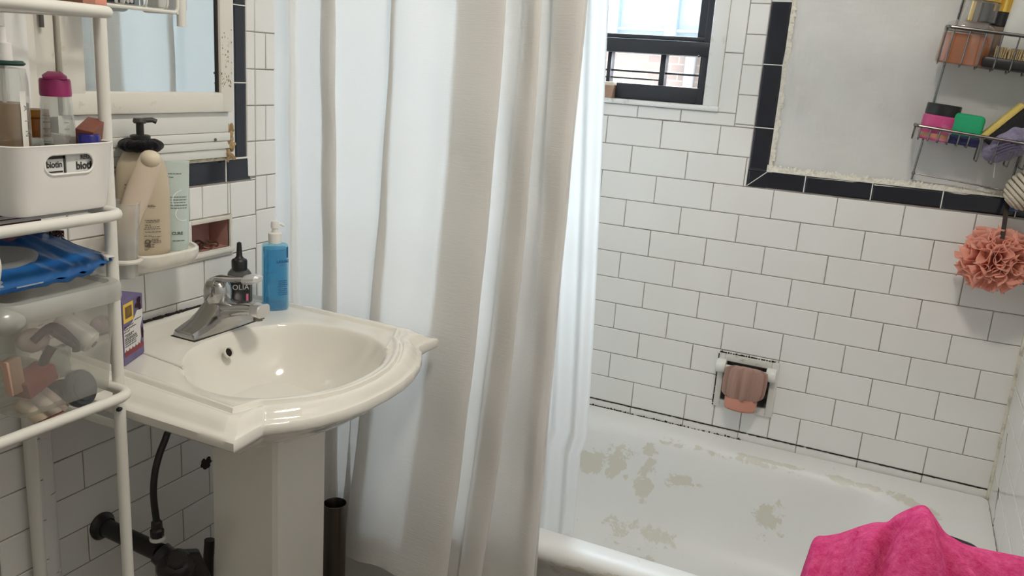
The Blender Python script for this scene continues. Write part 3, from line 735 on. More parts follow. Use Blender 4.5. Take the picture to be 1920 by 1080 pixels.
q = at(226, 768, x=.271)
MB().sphere((.2685, q.y, q.z), .0035, .0055, .0035, 12).build('joint_gap', M_['black'], rack, label='dark gap where the post meets the rail')

# ---- white bin with a hand hole, on the middle shelf
def boolean(ob, cut):
    md = ob.modifiers.new('b', 'BOOLEAN'); md.object = cut; md.operation = 'DIFFERENCE'; md.solver = 'EXACT'
    bpy.context.view_layer.update(); dg = bpy.context.evaluated_depsgraph_get()
    me = bpy.data.meshes.new_from_object(ob.evaluated_get(dg)); ob.modifiers.clear(); old = ob.data; ob.data = me
    for p in me.polygons: p.use_smooth = True
    me.set_sharp_from_angle(angle=math.radians(35)); bpy.data.objects.remove(cut); bpy.data.meshes.remove(old)
BZ = 1.1472
bin_ = thing('storage_bin', 'white plastic bin with an oval hand hole, full of toiletries on the rack', 'bin', (.215, -1.555, BZ))
def br(e, z, k): return rrect(.125 + .004 * (1 - k) + e, .2965 - .008 * (1 - k) - e, -1.632 + .006 * (1 - k) + e, -1.4765 - .007 * (1 - k) - e, .022 - e * .5, z, 8)
mb = MB(); mb.loft([br(.004, BZ, 0), br(.001, BZ + .0015, 0), br(.0, BZ + .006, .05), br(.0, BZ + .0865, 1), br(-.0008, BZ + .0885, 1), br(.0008, BZ + .0895, 1), br(.0028, BZ + .088, 1), br(.0028, BZ + .006, .05), br(.006, BZ + .003, 0)])
tubby = mb.build('tub', M_['white_plastic'], bin_)
SL = (at(85, 310, x=.296), at(178, 305, x=.296)); sz = (SL[0].z + SL[1].z) / 2; sy0, sy1 = SL[0].y, SL[1].y
cm = MB(); hr = .0128
st = [Vector((0, sy1 - hr + hr * math.cos(a), sz + hr * math.sin(a))) for a in [-PI / 2 + PI * k / 10 for k in range(11)]] + [Vector((0, sy0 + hr + hr * math.cos(a), sz + hr * math.sin(a))) for a in [PI / 2 + PI * k / 10 for k in range(11)]]
cm.loft([[p + Vector((.27, 0, 0)) for p in st], [p + Vector((.32, 0, 0)) for p in st]])
cut = cm.build('cutter', M_['white_plastic']); boolean(tubby, cut)
# rim round the hand hole
MB().tube([p + Vector((.2935, 0, 0)) for p in st], .0016, 8, closed=True).build('hole_rim', M_['white_plastic'], tubby)
# two supplement boxes seen through the hole
M_['card'] = mat('pale_grey_card', (.62, .62, .60), rough=.5)
M_['ink'] = mat('dark_print', (.03, .03, .03), rough=.6)
for i, (y0, y1) in enumerate(((sy0 - .004, sy0 + .0335), (sy0 + .0352, sy1 + .004))):
    b = thing('supplement_box', ('small grey biotin box at the left of the bin hand hole', 'small grey biotin box marked RED at the right of the hand hole')[i], 'box', (.279, (y0 + y1) / 2, BZ + .004), group='boxes behind the hand hole')
    MB().box((.270, y0, BZ + .004), (.2885, y1, sz + .018), .001).build('carton', M_['card'], b)
    t = MB(); fx = .2888
    if i == 0:
        t.box((fx - .0004, y0 + .001, sz + .0065), (fx, y1, sz + .0118)); t.box((fx - .0004, y1 - .0025, sz - .016), (fx, y1, sz + .016)); t.box((fx - .0004, y0 + .002, sz - .0108), (fx, y1 - .004, sz - .0088))
        t.text('biotin', .0115, lambda x, y: Vector((fx + .0003, (y0 + y1) / 2 + .0030 + x * .84, sz - .0040 + y)), bold=.0003)
    else:
        t.text('RED', .0075, lambda x, y: Vector((fx + .0003, y1 - .013 + x, sz + .0045 + y)), bold=.0002)
        t.text('biotin', .0140, lambda x, y: Vector((fx + .0003, y0 + .0135 + x * .9, sz - .0085 + y)), align='LEFT', bold=.0005)
    t.build('print', M_['ink'], b, smooth=None)

# ---- toiletries standing in the bin
BF = BZ + .0035
def circ_map(c, r, sx=1, sy=1, a0=0):     # wrap lettering on an upright round body
    return lambda x, y: Vector((c[0] + (r * sx + .0004) * math.cos(a0 + x / r), c[1] + (r * sy + .0004) * math.sin(a0 + x / r), c[2] + y))
VA = math.atan2(CAM.y + 1.56, CAM.x - .2)   # direction towards the camera
M_['amber'] = clear('amber_oil', (.62, .42, .13), see=.50, body=(.36, .20, .03), rough=.08, trans=.6, gloss=.12)
M_['clear'] = clear('clear_plastic', (.93, .95, .94), see=.72, body=(.78, .80, .78), rough=.08, trans=.5, gloss=.16)
pA = at(20, 250, x=.215)
OH = .122
ba = thing('oil_bottle', 'clear bottle of amber oil with a white pump head, left in the white bin', 'bottle', (pA.x, pA.y, BF))
c = (pA.x, pA.y - .004, 0); BF0 = BF; BF = BF + .010
MB().lathe([(.0, BF + .002), (.0255, BF + .002), (.0262, BF + OH), (.0, BF + OH)], c, 32).build('oil', M_['amber'], ba)
MB().lathe([(.0, BF0), (.024, BF0), (.0275, BF0 + .003), (.0275, BF + .150), (.0255, BF + .165), (.0, BF + .168)], c, 32, cap0=False).build('glass', clear('thin_clear_glass', (.95, .96, .95), see=.88, body=(.78, .80, .78), rough=.06, trans=.5, gloss=.16), ba)
MB().lathe([(.0, BF + .1685), (.024, BF + .1685), (.0265, BF + .171), (.023, BF + .1745), (.0, BF + .1745)], c, 32).build('collar', mat('dark_green_collar', (.02, .06, .05), rough=.3), ba, label='dark green collar')
MB().lathe([(.0, BF + .1745), (.0125, BF + .1745), (.0120, BF + .195), (.007, BF + .197), (.007, BF + .215), (.0, BF + .216)], c, 24).build('pump_head', M_['white_plastic'], ba)
MB().tube([(c[0], c[1], BF + .168), (c[0] + .002, c[1] - .004, BF + .02)], .0025, 8).build('dip_tube', M_['white_plastic'], ba)
lbl = MB()
def band(a0, a1, z0, z1, r, n=10, slope=0):
    return [[Vector((c[0] + r * math.cos(a0 + (a1 - a0) * k / n), c[1] + r * math.sin(a0 + (a1 - a0) * k / n), z + slope * k / n)) for k in range(n + 1)] for z in (z0, z1)]
lbl.loft([[p + Vector((0, 0, 0)) for p in r_] for r_ in band(VA + .62, VA + .95, BF + .062, BF + .138, .0281)], closed=False)
lbl.build('label', mat('white_label', (.74, .73, .68), rough=.5), ba)
lt = MB()
for k, ch in enumerate('NIA'): lt.text(ch, .011, lambda x, y, k=k: Vector((c[0] + .0285 * math.cos(VA + .78 + y / .0285 * .9), c[1] + .0285 * math.sin(VA + .78 + y / .0285 * .9), BF + .085 + k * .016 - x)))
lt.build('label_print', mat('grey_print', (.22, .24, .24), rough=.6), ba, smooth=None)
BF = BF0
pB = at(68, 255, x=.178)
bb = thing('amber_jar', 'small amber glass jar behind the oil bottle in the white bin', 'jar', (pB.x, pB.y, BF))
MB().lathe([(.0, BF), (.017, BF), (.018, BF + .004), (.018, BF + .022), (.0165, BF + .024), (.018, BF + .026), (.018, BF + .108), (.0, BF + .110)], (pB.x, pB.y, 0), 24).build('glass', clear('amber_glass', (.60, .27, .05), see=.25, body=(.40, .16, .02), rough=.15, trans=.4, gloss=.15), bb)
MB().lathe([(.0, BF + .110), (.0175, BF + .110), (.0175, BF + .120), (.0, BF + .121)], (pB.x, pB.y, 0), 24).build('lid', M_['amber'], bb)
pC = at(112, 268, x=.225); pCt = at(100, 160, x=.225)
lean = math.atan2(pCt.y - pC.y, pCt.z - BF) * .6
bc_ = thing('water_bottle', 'clear tapered bottle with a magenta flip cap in the white bin', 'bottle', (pC.x, pC.y, BF), rot=(-lean * .6, 0, 0))
MB().lathe([(.0235, 0), (.0250, .004), (.0245, .025), (.0222, .085), (.0192, .130), (.0180, .143)], n=32, cap1=False).build('body', M_['clear'], bc_, local=True)
MB().lathe([(.0, .002), (.0225, .002), (.0220, .056), (.0, .056)], n=28).build('lotion', clear('rose_lotion', (.55, .38, .36), see=.3, body=(.42, .27, .26), rough=.2, trans=.4), bc_, local=True)
MB().lathe([(.0, .141), (.0190, .141), (.0195, .144), (.0190, .161), (.0180, .1635), (.0, .1635)], n=36).build('cap', mat('magenta_cap', (.30, .018, .115), rough=.35), bc_, local=True)
mb = MB(); mb.loft([[Vector((-.018 + .036 * t, y,   .1637 + .008 * math.sin(PI * t) * (1 if y_ else .35))) for t in [k / 10 for k in range(11)]] for y, y_ in ((-.014, 0), (-.007, 1), (.007, 1), (.014, 0))], closed=False)
fl = mb.build('flip_lid', mat('magenta_lid', (.33, .02, .13), rough=.3), bc_, local=True, thick=.0025)
fl.rotation_euler = (0, 0, VA)
lb_ = MB()
for z0, z1, w0, w1 in ((.058, .080, -.95, -.30),):
    lb_.loft([[Vector(((.0236 - z * .03) * math.cos(VA - a), (.0236 - z * .03) * math.sin(VA - a), z)) * 1.0 + Vector((0, 0, 0)) for a in [-(w0 + (w1 - w0) * k / 8) for k in range(9)]] for z in (z0, z1)], closed=False)
lb_.v = [Vector((p.x * 1.05, p.y * 1.05, p.z)) for p in lb_.v]
lb_.build('green_patch', mat('green_print', (.03, .12, .05), rough=.5), bc_, local=True, label='dark green label patch')
lp = MB()
for k in range(12):
    z = .022 + k * .0085
    if .056 < z < .081: continue
    r = (.0245 - max(0, z - .025) * .040) + .0006
    for a0, a1 in ((-.95, -.45), (.30, .62 if k > 3 else .3)):
        if a1 <= a0: continue
        lp.loft([[Vector((r * math.cos(VA + a0 + (a1 - a0) * j / 6), r * math.sin(VA + a0 + (a1 - a0) * j / 6), zz)) for j in range(7)] for zz in (z, z + .0016)], closed=False)
lp.build('print', mat('grey_print_lines', (.30, .31, .30), rough=.6), bc_, local=True, smooth=None)
# tilted brown carton and blue jar
pD = at(172, 262, x=.25)
mt = Matrix.Translation((pD.x, pD.y, BF + .068)) @ Euler((.35, .15, .5)).to_matrix().to_4x4()
bd = thing('brown_carton', 'small reddish brown carton leaning in the right of the white bin', 'carton', (pD.x, pD.y, BF))
MB().box((-.012, -.021, -.052), (.012, .019, .042), .0015, mtx=mt).build('carton', mat('red_brown_card', (.17, .055, .035), rough=.5, bump=(80, .2, .001)), bd)
MB().box((-.0115, .0192, -.050), (.0115, .0202, .041), .0002, mtx=mt).build('side_panel', mat('tan_card', (.36, .19, .14), rough=.6), bd, label='tan side panel')
pE = Vector((.270, -1.5015, 0))
be = thing('blue_jar', 'dark blue screw cap jar at the right end of the white bin', 'jar', (pE.x, pE.y, BF))
MB().lathe([(.0, BF), (.0125, BF), (.0125, BF + .07), (.0, BF + .07)], (pE.x, pE.y, 0), 24).build('body', mat('navy_plastic', (.012, .012, .12), rough=.3), be)
MB().lathe([(.0, BF + .0702), (.0135, BF + .0702), (.0138, BF + .074), (.0138, BF + .092), (.0125, BF + .0945), (.0, BF + .095)], (pE.x, pE.y, 0), 28).build('lid', mat('blue_lid', (.015, .015, .18), rough=.25), be)
MB().box((.135, -1.60, BF + .073), (.20, -1.50, BF + .0835), .003).build('soap_packet', M_['card'], label='flat pale packet lying behind the bottles in the white bin', cat='packet')
# tissue hanging over the middle rail
tp_ = MB()
def tis(u, v):
    y = -1.735 + .062 * u; z = 1.160 - .06 * v
    return Vector((.3175 + .006 * math.sin(u * 9) * v + .004 * math.sin(v * 7 + u * 4), y - .012 * v * (1 - u), z + .012 * u * (1 - v) - .028 * u * u))
tp_.grid(tis, 14, 14)
tp_.grid(lambda u, v: Vector((.3175 - .05 * v, -1.735 + .062 * u, 1.160 + .012 * u - .028 * u * u + .004 * math.sin(v * 5 + u * 7) - .01 * v)), 14, 8)
tp_.build('tissue', mat('soft_white_tissue', (.76, .73, .66), rough=1, bump=(60, .5, .003)), label='crumpled white tissue hanging over the middle shelf rail', cat='tissue', thick=.0015)

# ---- translucent lidded box on the bottom shelf
M_['frost'] = clear('frosted_plastic', (.90, .90, .86), see=.66, body=(.58, .58, .54), rough=.25, trans=.35, gloss=.10)
M_['frost_lid'] = clear('frosted_lid', (.88, .88, .84), see=.30, body=(.60, .60, .56), rough=.25, trans=.35, gloss=.12)
KZ = .8838
lbx = thing('lidded_box', 'frosted translucent lidded box of beauty tools on the bottom shelf', 'box', (.195, -1.57, KZ))
def kr(e, z, k): return rrect(.105 + e - .005 * k, .2865 - e + .004 * k, -1.640 + e - .008 * k, -1.4945 - e + .012 * k, .020 - e * .5, z, 8)
mb = MB(); mb.loft([kr(.005, KZ, 0), kr(.001, KZ + .002, 0), kr(0, KZ + .008, 0), kr(0, KZ + .128, 1), kr(-.004, KZ + .130, 1), kr(-.0045, KZ + .136, 1), kr(-.002, KZ + .137, 1)], cap1=False)
mb.build('tub', M_['frost'], lbx)
mb = MB(); mb.loft([kr(-.008, KZ + .132, 1), kr(-.0095, KZ + .138, 1), kr(-.009, KZ + .153, 1), kr(-.006, KZ + .158, 1), kr(.004, KZ + .1585, 1), kr(.008, KZ + .153, 1), kr(.012, KZ + .152, 1)], cap0=False)
mb.build('lid', M_['frost_lid'], lbx)
mb = MB(); mb.loft([kr(-.0095 - .012 * 0, KZ + .120, 1)[20:32], ], closed=False) if False else None
lt_ = MB(); lt_.sphere((.285, -1.648, KZ + .138), .020, .026, .018, 20); lt_.build('latch', M_['frost_lid'], lbx)
def inbox(u, v, x=.255): return at(u, v, x=x)
# contents
p = inbox(120, 620, .262)
mb = MB(); mb.tube(cr([inbox(62, 640, .262), inbox(100, 612, .266), inbox(138, 640, .268), inbox(143, 658, .268)], 8), .0055, 10)
mb.tube(cr([inbox(95, 622, .268), inbox(125, 640, .270), inbox(146, 652, .268)], 8), .0042, 10); mb.tube(cr([inbox(98, 650, .262), inbox(82, 680, .260), inbox(90, 705, .258)], 8), .0065, 10)
mb.build('hair_band', mat('charcoal_elastic', (.03, .03, .032), rough=.8), label='charcoal elastic hair band inside the frosted box', cat='hair band')
e = thing('dropper_bottle', 'white bottle with a grey nozzle hole lying inside the frosted box', 'bottle', inbox(150, 630, .255))
d0, d1 = inbox(105, 597, .225), inbox(176, 645, .270)
MB().tube([d0, d0.lerp(d1, .05), d0.lerp(d1, .75), d0.lerp(d1, .93), d1], lambda t: (.002, .017, .018, .0165, .011)[int(round(t * 4))], 20).build('body', M_['white_plastic'], e)
MB().tube([d1, d1 + (d1 - d0).normalized() * .002], .005, 16).build('nozzle_hole', mat('grey_hole', (.12, .12, .12), rough=.6), e, label='grey nozzle hole')
q = inbox(190, 607, .245); MB().sphere(q, .012, .017, .0125, 20).build('makeup_sponge', mat('lilac_foam', (.50, .36, .42), rough=.9, bump=(200, .5, .001)), label='lilac makeup sponge inside the frosted box near its right end', cat='sponge')
q = inbox(150, 728, .262)
e = thing('powder_compact', 'slate grey round compact inside the frosted box', 'compact', q)
mt = Matrix.Translation(q) @ Euler((0, math.radians(72), math.radians(10))).to_matrix().to_4x4()
MB().lathe([(.0, -.007), (.024, -.007), (.0265, -.004), (.0265, .004), (.024, .007), (.0, .0072)], n=36, mtx=mt).build('case', mat('slate_plastic', (.075, .085, .105), rough=.4), e)
MB().lathe([(.0, .0073), (.018, .0073), (.018, .0085), (.0, .0088)], n=30, mtx=mt).build('mirror_disc', mat('slate_disc', (.11, .12, .14), rough=.25), e)
q = inbox(112, 735, .24)
MB().sphere(q, .02, .030, .017, 18).build('makeup_puff', mat('dark_grey_puff', (.05, .052, .06), rough=.95), label='dark grey powder puff beside the slate compact in the box', cat='puff')
q = inbox(62, 712, .262); mt = Matrix.Translation(q) @ Euler((.25, 0, .2)).to_matrix().to_4x4()
MB().box((-.016, -.026, -.012), (.016, .026, .012), .002, mtx=mt).build('red_palette', mat('brick_red_plastic', (.28, .055, .035), rough=.4), label='brick red palette inside the frosted box', cat='palette')
q = inbox(25, 705, .270); mt = Matrix.Translation(q) @ Euler((.1, 0, .1)).to_matrix().to_4x4()
MB().box((-.006, -.011, -.024), (.006, .011, .024), .002, mtx=mt).build('peach_tube', mat('peach_plastic', (.50, .33, .25), rough=.45), label='peach cosmetic tube standing left of the red palette', cat='tube')
for k, (u, v, col) in enumerate(((58, 772, (.66, .56, .42)), (83, 757, (.70, .63, .56)), (97, 748, (.62, .50, .46)))):
    q = inbox(u, v, .262 - k * .004)
    MB().tube([q + Vector((-.01, -.012, .016)), q, q + Vector((.006, .012, -.018))], .0088, 16).build('lipstick_tube', mat('cream_tube_%s' % 'abc'[k], col, rough=.4), label=('cream coloured cosmetic tube, front one inside the frosted box', 'pale cosmetic tube, middle of three in the frosted box', 'pinkish cosmetic tube beside the grey puff in the box')[k], cat='tube', group='cosmetic tubes in the frosted box')
q0, q1 = inbox(72, 797, .275), inbox(120, 775, .278)
MB().tube([q0, q1], .004, 12).build('makeup_pencil', mat('brown_pencil', (.14, .05, .04), rough=.5), label='brown makeup pencil lying on the frosted box bottom', cat='pencil')
mb = MB(); mb.grid(lambda u, v: inbox(80 + 50 * u, 650 + 55 * v, .250 + .01 * math.sin(u * 6 + v * 4)), 10, 10)
mb.build('plastic_pouch', M_['clear'], label='clear plastic pouch inside the frosted box under the hair band', cat='pouch', thick=.006)
mb = MB(); mb.sphere(inbox(62, 638, .245), .018, .022, .016, 16); mb.build('cotton_pad', mat('pale_pink_cotton', (.58, .48, .44), rough=1), label='pale pink cotton pad at the left inside the frosted box', cat='cotton pad')

# ---- wipes pack lying on the lid
WZ = KZ + .1595
wp = thing('wipes_pack', 'blue wet wipes pack with a grey oval lid, lying on the frosted box', 'wipes pack', (.21, -1.56, WZ))
def wpk(u, v, top):
    y = -1.70 + .222 * u; x = .125 + .150 * v
    e = (1 - (2 * v - 1) ** 4) * min(1, (1 - u) * 5 + .12) * min(1, u * 8 + .1)
    crk = .0022 * math.sin(u * 34 + v * 9) * min(1, max(0, (u - .55) * 4)) + .0018 * math.sin(v * 25 + u * 7) * (u > .5)
    return Vector((x, y, WZ + .006 + .008 * max(0, u - .7) * 3 + (e * .041 * (.75 + .25 * u) + crk if top else .0006 * 0)))
def shell(u, v):
    a = 2 * PI * v; xx = .5 + .5 * math.copysign(abs(math.cos(a)) ** .6, math.cos(a)); zz = math.copysign(abs(math.sin(a)) ** .6, math.sin(a))
    t = min(1, (1 - u) * 6.0 + .10) * min(1, u * 10 + .1)
    y = -1.705 + .226 * u; h = .0175 * t
    cr_ = .0020 * math.sin(u * 42 + v * 21) * (1 if u > .55 else .25) + .0012 * math.sin(u * 90 - v * 11) * (u > .7)
    lift = .020 * max(0, (u - .72) / .28) ** 1.3
    X = .118 + .155 * xx
    return Vector((X, y + .006 * math.sin(v * 12) * (u > .95), WZ + .0145 + h * .78 * zz + cr_ * .7 + lift * .5 + (.273 - X) * .17))
mb = MB(); mb.grid(shell, 60, 36); mb.build('pouch', mat('blue_foil_wrap', (.009, .095, .31), rough=.3, spec=.5, bump=(50, .3, .003), vary=((.010, .12, .36), 14, .45, .7)), wp, smooth=60)
e0_ = shell(1, .5)
mb = MB()
mb.loft([[Vector((.118 + .155 * t, -1.482 + .003 * math.sin(t * 31), WZ + .022 + (1 - t) * .026 + .005 * math.sin(t * 7 + 1) + h)) for t in [k / 24 for k in range(25)]] for h in (-.003, .003)] + [[Vector((.118 + .155 * t, -1.470 + .004 * math.sin(t * 29), WZ + .023 + (1 - t) * .026 + .006 * math.sin(t * 7 + 1))) for t in [k / 24 for k in range(25)]]], closed=False)
mb.build('crimped_seal', mat('silver_seal', (.62, .62, .60), rough=.4), wp, label='white crimped end seal', thick=.0008)
mt = Matrix.Translation((.208, -1.607, WZ + .0395)) @ Euler((.0, .17, 0)).to_matrix().to_4x4()
MB().lathe([(.0, -.004), (.056, -.004), (.060, -.002), (.059, .002), (.050, .0045), (.047, .0040), (.0, .0052)], n=48, sx=.62, sy=1.0, mtx=mt).build('oval_lid', mat('grey_oval_lid', (.27, .275, .27), rough=.4), wp, label='grey oval flip lid')
tx = MB()
tx.text('6', .018, lambda x, y: Vector((.2725, -1.642 + x, WZ + .0135 + y)), bold=.0008)
tx.box((.2732, -1.622, WZ + .0135), (.2738, -1.585, WZ + .0152))
tx.build('print', mat('pale_print', (.32, .36, .42), rough=.5), wp, smooth=None)
# dark red packet behind, with a shiny crinkled wrapper
q = at(140, 447, x=.155)
e = thing('red_packet', 'dark red packet with a shiny crinkled wrapper behind the blue wipes pack', 'packet', (q.x, q.y, WZ))
mb = MB(); mb.grid(lambda u, v: Vector((.11 + .05 * v + .004 * math.sin(u * 12), -1.615 + .125 * u, WZ + .004 + (.088 if u > .5 else .07 + .036 * u) * (1 - abs(2 * v - 1) ** 2.5) + .003 * math.sin(u * 40 + v * 20))), 40, 16)
mb.build('wrapper', mat('dark_red_foil', (.11, .008, .018), rough=.35, bump=(60, .5, .003)), e, smooth=60)
mb = MB(); mb.grid(lambda u, v: at(92 + 28 * u, 432 + 24 * v, x=.165 + .006 * math.sin(u * 30) * math.cos(v * 23)), 16, 12)
mb.build('crinkled_film', mat('crinkled_silver_film', (.55, .42, .40), rough=.2, metal=.7, bump=(300, 1, .004), vary=((.10, .03, .03), 150, .45, .6)), e, label='shiny crinkled film', smooth=None, thick=.001)
mb = MB(); mb.grid(lambda u, v: Vector((.165, at(180, 450, x=.165).y + .022 * u, WZ + .055 + .028 * v)), 2, 2)
mb.build('white_flap', mat('white_flap', (.55, .53, .5), rough=.5), e, thick=.001)
q = at(180, 492, x=.245)
mb = MB(); mb.grid(lambda u, v: Vector((.247 - .01 * v, at(168, 492, x=.247).y + .026 * u, WZ + .001 + .019 * v)), 3, 3)
mb.build('paper_scrap', M_['card'], label='small pale paper scrap under the end of the blue wipes pack', cat='paper', thick=.001)
# things on the top shelf
q = at(148, 12, x=.27); mt = Matrix.Translation((q.x, q.y, 1.4145))
e = thing('pink_soap_box', 'flat coral pink box lying on the top shelf of the rack', 'box', (q.x, q.y, 1.4108))
MB().box((-.03, -.018, -.0035), (.03, .018, .0075), .001, mtx=mt).build('carton', mat('coral_card', (.62, .26, .19), rough=.5), e)
MB().box((-.029, -.0183, -.003), (.0302, -.0, .0035), 0, mtx=mt).build('side_panel', mat('brown_card', (.36, .16, .11), rough=.5), e, label='brown side panel')
MB().box((.12, -1.66, 1.4108), (.24, -1.54, 1.46), .004).build('green_carton', mat('olive_card', (.14, .15, .09), rough=.6), label='olive green carton on the rack top shelf beside the pink box', cat='carton')
MB().box((.25, -1.70, 1.4108), (.30, -1.575, 1.4205), .004).build('folded_cloth', mat('grey_beige_cloth', (.40, .37, .32), rough=1), label='folded grey beige cloth on the rack top shelf', cat='cloth')
# ------------------------------------------------------------------ medicine cabinet with mirror
mc = thing('medicine_cabinet', 'old white painted medicine cabinet with a mirror above the black tiles', 'cabinet', (.01, -1.13, 1.155))
MZ0, MZ1, MY0, MY1 = at(437, 210, x=.021).z, 1.86, at(112, 60, x=.021).y, at(437, 150, x=.021).y
MI0, MIR, MIL = at(300, 172, x=.012).z, at(405, 120, x=.012).y, at(151, 100, x=.012).y
fr = MB()
fr.box((.0, MY0, MZ0), (.022, MY1, MI0), .004); fr.box((.0, MIR + .003, MZ0), (.0222, MY1, MZ1), .004)
fr.box((.0, MY0, MZ0), (.0218, MIL, MZ1), .004); fr.box((.0, MY0, MZ1 - .04), (.022, MY1, MZ1), .004)
fr.build('frame', M_['cabpaint'], mc)
MB().box((.004, MIL - .004, MI0 - .004), (.0125, MIR + .004, MZ1 - .038), 0).build('mirror', mat('silvered_mirror', (.80, .86, .88), rough=.015, metal=1), mc, smooth=None, label='mirror glass')
MB().box((.003, MIR - .0015, MI0 - .001), (.0155, MIR + .004, MZ1 - .04), 0).build('dark_gap', M_['mold'], mc, smooth=None, label='dark gap strip beside the mirror')  # black strip along the right edge of the mirror
cs = MB()
cs.box((.0, MY0 - .040, 1.16), (.012, MY0 - .003, MZ1), .003); cs.box((.0, -1.4065, 1.16), (.020, MY0 - .042, MZ1), .003)
cs.build('casing', M_['cabpaint'], mc)
lo_ = MB()
for z0, z1, x1 in ((1.205, MZ0 - .0005, .012), (1.188, 1.2045, .016), (1.172, 1.1875, .014), (1.154, 1.1715, .010)):
    lo_.box((.0, -1.40, z0), (x1, -.966 if z0 < 1.2 else MY1 - .004, z1), .002)
lo_.build('lower_panel', M_['cabpaint2'], mc)
ru = MB()
for i in range(34):
    z = 1.150 + .066 * R.random() ** .8; y = -.962 + R.uniform(-.008, .013) * (1 if z < 1.2 else .6)
    ru.sphere((.006 + R.uniform(0, .006), y, z), R.uniform(.002, .005), R.uniform(.003, .006), R.uniform(.004, .009), 8)
ru.build('flaking_corner', M_['rust'], mc, label='flaking brown corner')
ce_ = MB()
for i in range(60):
    y = -1.37 + i * .0071; ce_.sphere((.001, y, 1.1505 + R.uniform(-.001, .001)), R.uniform(.002, .004), .006, R.uniform(.0018, .0035), 8)
ce_.build('caulk_bead', mat('yellowed_caulk', (.70, .62, .42), rough=.7, bump=(200, .8, .002), vary=((.40, .30, .15), 60, .55, .75)), mc, label='yellowed caulk bead')
sm_ = MB()
for k in range(46):
    zz_ = MI0 + .012 + .11 * R.random() ** 1.5; yy_ = MIR + .004 + (MY1 - MIR - .008) * (R.random() ** 1.3 if k % 3 else R.random())
    sm_.sphere((.0222, yy_, zz_), .0003, R.uniform(.0006, .0018), R.uniform(.0008, .0028), 8)
sm_.build('rust_specks', mat('brown_specks', (.27, .17, .07), rough=.9), mc, label='brown specks on the right stile')
MB().tube([(.0185, -1.372, MZ0 + .135), (.0185, -1.372, MZ0 + .175)], .0035, 10).build('hinge', M_['steel'], mc)
MB().lathe([(.0, 0), (.0035, 0), (.003, .0012), (.0, .0016)], mtx=Matrix.Translation(at(404, 262, x=.0165)) @ Matrix.Rotation(PI / 2, 4, 'Y'), n=16).build('screw', M_['steel'], mc)

# ------------------------------------------------------------------ wall shelf of white wire, hanging over the mirror
wsx = .112
ws_ = thing('wire_shelf', 'white wire shelf hanging in front of the mirror at the top', 'shelf', (wsx, -1.30, 1.40))
e1 = at(333, 24, x=wsx); yR = e1.y; zB = e1.z
MB().tube(fillet([(.03, yR, zB + .12), (.03, yR, zB), (wsx, yR, zB), ], .01) , .0028, 8).build('side_wire', M_['white_metal'], ws_)
MB().tube(fillet([(wsx, -1.85, zB), (wsx, yR, zB), (wsx, yR, zB + .14)], .010, 8), .0030, 8).build('front_wire', M_['white_metal'], ws_)
MB().tube([(wsx, -1.85, zB + .14), (wsx, yR, zB + .14)], .0030, 8).build('top_wire', M_['white_metal'], ws_)
for i in range(14):
    y = yR - .022 - i * .043
    MB().tube(fillet([(.03, y, zB + .004), (wsx + .001, y, zB + .003), (wsx + .001, y, zB + .14)], .012, 5), .0020, 6).build('wire', M_['white_metal'], ws_)
for yy in (yR + .012, -1.86):
    MB().tube([(wsx - .004, yy, at(340, 50, x=wsx).z), (wsx - .004, yy, 2.2)], .0078, 14).build('post', M_['white_metal'], ws_)
    MB().tube([(.0, yy, 2.19), (wsx - .004, yy, 2.19)], .006, 10).build('bracket', M_['white_metal'], ws_)
q = at(240, 12, x=.08)
e = thing('black_box', 'black carton with pale dots standing on the wire shelf', 'box', (q.x, q.y, zB + .006))
MB().box((.05, at(186, 5, x=.1).y, zB + .0062), (.10, at(253, 10, x=.1).y, zB + .075), .001).build('carton', M_['black'], e)
dd = MB()
for u in (218, 228, 240, 247): dd.sphere(at(u, 2, x=.1005), .0006, .0035, .0035, 12)
for i, f in enumerate(dd.f): pass
dd.build('dots', mat('grey_dots', (.45, .44, .44), rough=.5), e)
q = at(315, 3, x=.07)
MB().box((.055, q.y - .035, zB + .0062), (.085, q.y + .03, zB + .09), .003).build('white_carton', M_['card'], label='white carton at the right end of the wire shelf', cat='carton')

# ------------------------------------------------------------------ ceramic soap holder and recess in the tiled wall
sd = thing('soap_dish', 'white ceramic soap holder with a pink recess set into the tiled wall', 'soap dish', (0, -1.14, .947))
N0, N1, NZ0, NZ1 = NICHE
pm = MB(); a0, a1, b0, b1 = -1.335, -.951, .948, 1.0325
for l, r_, lo, hi in ((a0, N0, b0, b1), (N1, a1, b0, b1), (N0, N1, b0, NZ0), (N0, N1, NZ1, b1)):
    pm.box((-.004, l, lo), (.0045, r_, hi), .0015)
pm.box((.0, N0 - .01, NZ0 - .011), (.010, a1 + .001, NZ0 - .001), .003)
pm.build('plate', M_['ceramic2'], sd)
nb = MB(); D = -.055
nb.quad((D, N0, NZ0), (D, N1, NZ0), (D, N1, NZ1), (D, N0, NZ1)); nb.quad((0, N0, NZ0), (0, N1, NZ0), (D, N1, NZ0), (D, N0, NZ0)); nb.quad((0, N0, NZ1), (0, N1, NZ1), (D, N1, NZ1), (D, N0, NZ1))
nb.quad((0, N0, NZ0), (D, N0, NZ0), (D, N0, NZ1), (0, N0, NZ1)); nb.quad((0, N1, NZ0), (D, N1, NZ0), (D, N1, NZ1), (0, N1, NZ1))
nb.build('recess', M_['pink'], sd, smooth=None, label='dusty pink recess')
SZ = 1.000
